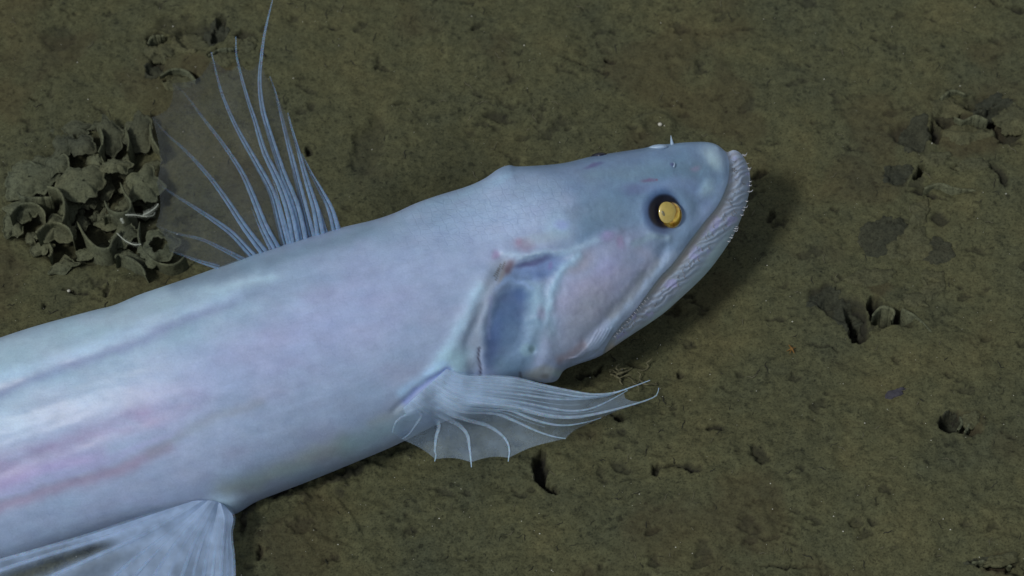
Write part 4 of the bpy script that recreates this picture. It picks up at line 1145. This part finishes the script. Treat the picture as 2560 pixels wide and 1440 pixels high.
# ------------------------------------------------------------------ broken colonies half buried in the mud
def patch_mesh(u, v, ru, rv, rot, thick_, mat, parent, seed, name='plate'):
    """thin torn flake that lies on the mud and follows it"""
    na, nrr = 90, 14
    th = np.linspace(0, 2 * math.pi, na, endpoint=False)
    Rr = 1 + 0.55 * fbm(np.cos(th) * 1.5 + seed * 3.7, np.sin(th) * 1.5 + seed * 1.3, 5, 207, 0.6)
    r = np.linspace(0, 1, nrr)[:, None] ** 0.7
    x = r * Rr * np.cos(th) * ru; y = r * Rr * np.sin(th) * rv
    c_, s_ = math.cos(R(rot)), math.sin(R(rot))
    W = at_z(u + x * c_ - y * s_, v + x * s_ + y * c_, np.zeros_like(x))
    base_ = gz(*at_z(u, v, 0.0)[:2])
    g = ground(W[..., 0], W[..., 1]); g = np.maximum(g, base_ - 0.002)
    T = W.copy(); T[..., 2] = g + 0.0002 + thick_ * (1 - r ** 5) + thick_ * 0.5 * sstep(0.6, 0.95, r) * fbm(np.cos(th) * 2 + seed, np.sin(th) * 2, 3, 211)
    B_ = W.copy(); B_[..., 2] = g - 0.0012
    n = na * nrr; j = np.arange(na); j2 = (j + 1) % na; e = (nrr - 1) * na
    Vv = np.vstack([T.reshape(-1, 3), B_.reshape(-1, 3)])
    f = [grid_faces(nrr, na, True)[:, ::-1], grid_faces(nrr, na, True, n), np.stack([e + j2, e + j, e + j + n, e + j2 + n], 1)]
    return mesh_np(name, Vv, np.vstack(f), mat, parent)
M_PLATE = mud_mat('silt_plate', tint=(1.0, 0.99, 1.05), use_attr=False, speck=0.8)
def ruin(name, label, cu, cv, items, group='collapsed xenophyophores half sunk in the mud'):
    e = empty(name, tuple(on_ground(cu, cv)), label, 'dead colony', group)
    for i, it in enumerate(items):
        if it[0] == 'L':
            _, u, v, ru, rv, rot, up, H_, dark = it
            patch_mesh(u, v, ru, rv, -rot, (0.0005 if dark else 0.0013), (M_SHARD if dark else M_PLATE), e, i * 1.3 + cu * .01)
        else:
            _, pts, up = it
            fold_mesh(pts, -0.012, up * 0.8e-3, 0.0006, e, seed=i, name='fold', mat=M_LOBE)
    return e
ruin('dead_xenophyophore', 'collapsed plates with black gaps low in the right of the scene', 2200, 700, [
    ('L', 2205, 585, 62, 45, 20, 1.0, .08, 1), ('L', 2275, 610, 62, 48, 30, 1.6, .12, 0), ('L', 2300, 530, 24, 36, -25, 1.6, .2, 0), ('L', 2345, 620, 40, 34, 0, .8, .1, 1),
    ('L', 2065, 742, 42, 24, 20, 1.0, .1, 1), ('L', 2120, 790, 34, 40, 30, .6, .1, 1), ('L', 2330, 705, 28, 46, 5, 1.4, .15, 0), ('L', 2180, 690, 60, 22, 10, 1.4, .15, 0),
    ('L', 2290, 750, 34, 18, -20, 1.6, .2, 0), ('F', [(2180, 790), (2205, 765), (2235, 775), (2228, 800)], 4), ('F', [(2255, 770), (2290, 790), (2330, 830)], 3)])
ruin('dead_xenophyophore', 'sunken rusty brown plates with holes at the far right edge of the mud', 2420, 340, [
    ('L', 2285, 340, 40, 50, -30, .9, .1, 1), ('L', 2240, 435, 36, 22, 20, .9, .1, 1), ('L', 2420, 330, 60, 30, 10, 1.6, .2, 0), ('L', 2370, 265, 40, 24, 0, 1.5, .2, 0), ('L', 2480, 262, 50, 24, 20, 1.2, .2, 1),
    ('L', 2530, 300, 40, 34, 0, 1.6, .2, 0), ('L', 2340, 395, 40, 18, 0, 1.6, .2, 0), ('L', 2430, 415, 40, 16, 10, 1.2, .2, 0), ('F', [(2385, 292), (2410, 300), (2440, 288), (2470, 300)], 3.5), ('F', [(2310, 470), (2350, 458), (2390, 470), (2440, 475)], 2.5), ('F', [(2350, 245), (2380, 225), (2415, 235)], 3)])
ruin('dead_xenophyophore', 'dark crumbled hollow of plates behind the tip of the upright fin', 490, 130, [
    ('L', 445, 205, 46, 18, 0, 2.0, .35, 0), ('L', 400, 125, 34, 24, 10, 1.5, .2, 0), ('L', 470, 100, 44, 28, 0, 1.8, .25, 0), ('L', 560, 150, 34, 16, 0, 1.6, .3, 0), ('L', 540, 80, 30, 30, 20, 1.2, .2, 1),
    ('L', 610, 110, 36, 20, 0, 1.4, .2, 0), ('L', 385, 175, 24, 22, 0, 1.0, .1, 1), ('F', [(400, 190), (430, 172), (465, 176), (490, 200)], 4), ('F', [(520, 138), (550, 122), (585, 120)], 4), ('F', [(370, 110), (380, 90), (410, 88)], 3)])
ruin('dead_xenophyophore', 'small brown crumbled patch right of the small grey flake', 2390, 1060, [
    ('L', 2370, 1048, 24, 12, 0, 1.6, .2, 1), ('L', 2425, 1058, 26, 18, 0, 1.6, .3, 0), ('F', [(2395, 1075), (2405, 1055), (2400, 1040)], 3), ('F', [(2412, 1080), (2422, 1062), (2418, 1045)], 3)])
ruin('dead_xenophyophore', 'brown torn plates cut off by the bottom right corner', 2510, 1425, [
    ('L', 2500, 1410, 46, 14, 10, 1.8, .3, 0), ('L', 2440, 1412, 30, 9, 5, 1.5, .2, 1), ('L', 2560, 1425, 34, 18, 0, 1.8, .3, 0), ('F', [(2430, 1405), (2480, 1400), (2530, 1415)], 3)])

# ------------------------------------------------------------------ small debris
flake = patch_mesh(2237, 985, 27, 10, -16, 0.0010, plain('slate_grey_flake', (0.046, 0.046, 0.058), 0.8, 0.2), None, 77, 'flake')
tag(flake, 'small slate grey flake lying alone on the mud lower right', 'debris flake')
M_ORANGE = plain('orange_scrap', (0.16, 0.085, 0.02), 0.7, 0.3)
bag = Bag()
for pp, r in (([(1972, 862), (1980, 872), (1986, 884)], 3.2), ([(1966, 878), (1978, 872), (1990, 868)], 2.0), ([(1978, 872), (1974, 886)], 1.6)):
    Q = smooth_line(pp, 12); W = np.array([on_ground(a, b, 0.0018) for a, b in Q]); v_, f_ = tube(W, np.interp(np.linspace(0, 1, 12), [0, .5, 1], [.3, 1, .2]) * r * PX, 6); bag.add(v_, f_)
o = mesh_np('scrap', *bag.get(), M_ORANGE); tag(o, 'tiny orange branched scrap on the mud right of the jaw', 'debris scrap')
# tangled filament clump by the pectoral tip
M_FIL = plain('silty_filament', (0.125, 0.12, 0.07), 0.8, 0.2, 0, 0.3, 800)
bag = Bag()
rr_ = random.Random(3)
for s in range(9):
    x, y = 1555 + rr_.uniform(0, 50), 905 + rr_.uniform(0, 40); ang = rr_.uniform(0, 6.28); pts = []
    for k in range(7):
        pts.append((x, y)); ang += rr_.uniform(-1.1, 1.1); x += 12 * math.cos(ang); y += 8 * math.sin(ang)
        if not 1535 < x < 1640: ang += math.pi
    Q = smooth_line(pts, 30)
    W = at_z(Q[:, 0], Q[:, 1], ground(*at_z(Q[:, 0], Q[:, 1], 0.0)[:, :2].T) + 0.003 + 0.002 * np.sin(np.linspace(0, 5, 30) + s))
    v_, f_ = tube(W, rr_.uniform(1.2, 2.6) * PX * np.interp(np.linspace(0, 1, 30), [0, .2, .8, 1], [.4, 1, 1, .3]), 6); bag.add(v_, f_)
o = mesh_np('filament_tangle', *bag.get(), M_FIL); tag(o, 'pale brown tangle of silty threads behind the pectoral fin tip', 'tangle of threads')

# loose threads, dark twigs and bright grains nobody could count
M_TWIG = plain('dark_detritus', (0.034, 0.035, 0.028), 0.9, 0.1)
M_THR = plain('pale_detritus', (0.13, 0.125, 0.085), 0.8, 0.2)
M_GRAIN = plain('pale_grains', (0.50, 0.50, 0.44), 0.4, 0.5)
def scatter_threads(n, seed, lmin, lmax, rmin, rmax, up):
    rr = np.random.RandomState(seed); bag = Bag()
    U0 = rr.uniform(-60, 2620, n); V0 = rr.uniform(-60, 1500, n)
    A0 = rr.uniform(0, 6.28, n); L0 = rr.uniform(lmin, lmax, n); B0 = rr.uniform(-1.2, 1.2, n)
    m = 7; t = np.linspace(0, 1, m)
    ang = A0[:, None] + B0[:, None] * t * 1.5 + 0.5 * np.sin(t * 9 + A0[:, None] * 3)
    U = U0[:, None] + np.cumsum(np.cos(ang), 1) * (L0 / m)[:, None]; Vp = V0[:, None] + np.cumsum(np.sin(ang), 1) * (L0 / m)[:, None]
    W = at_z(U, Vp, np.zeros_like(U)); Z = ground(W[..., 0], W[..., 1]); W = at_z(U, Vp, Z)
    W[..., 2] = Z + up
    for i in range(n):
        v_, f_ = tube(W[i], rr.uniform(rmin, rmax) * PX * np.array([.4, .8, 1, 1, .9, .7, .3]), 4); bag.add(v_, f_)
    return bag.get()
o = mesh_np('dark_threads', *scatter_threads(420, 4, 8, 38, .5, 1.4, 0.0002), M_TWIG); tag(o, kind='stuff', label='short dark detritus threads strewn over the mud')
o = mesh_np('pale_threads', *scatter_threads(160, 9, 10, 40, .5, 1.1, 0.0005), M_THR); tag(o, kind='stuff', label='fine pale threads strewn over the mud')
rr = np.random.RandomState(12); bag = Bag()
GU = rr.uniform(-30, 2590, 520); GV = rr.uniform(-30, 1470, 520)
W = at_z(GU, GV, np.zeros(520)); Z = ground(W[:, 0], W[:, 1]); W = at_z(GU, GV, Z)
sz = 0.8 + 1.5 * rr.rand(520) ** 5
for i in range(520):
    v_, f_ = ball(W[i] + [0, 0, .0001], sz[i] * PX * np.array([1, .8, .8]), 6, 5); bag.add(v_, f_)
o = mesh_np('pale_grains', *bag.get(), M_GRAIN); tag(o, kind='stuff', label='tiny bright mineral grains sprinkled over the mud')
# one larger shell bead on the little ring mound, one beside the back of the fish
for (u, v, r, lb) in ((1650, 311, 6, 'white round bead on the small ring shaped mound above the head'), (172, 727, 4.5, 'white round bead above the back of the fish at left')):
    p = on_ground(u, v, 0.0008); v_, f_ = ball(p, r * PX * np.array([1, .9, .8]), 14, 10)
    o = mesh_np('shell_bead', v_, f_, M_GRAIN); tag(o, lb, 'shell bead', 'white beads lying on the mud')
print('teeth', nteeth, 'body verts', len(body.data.vertices))
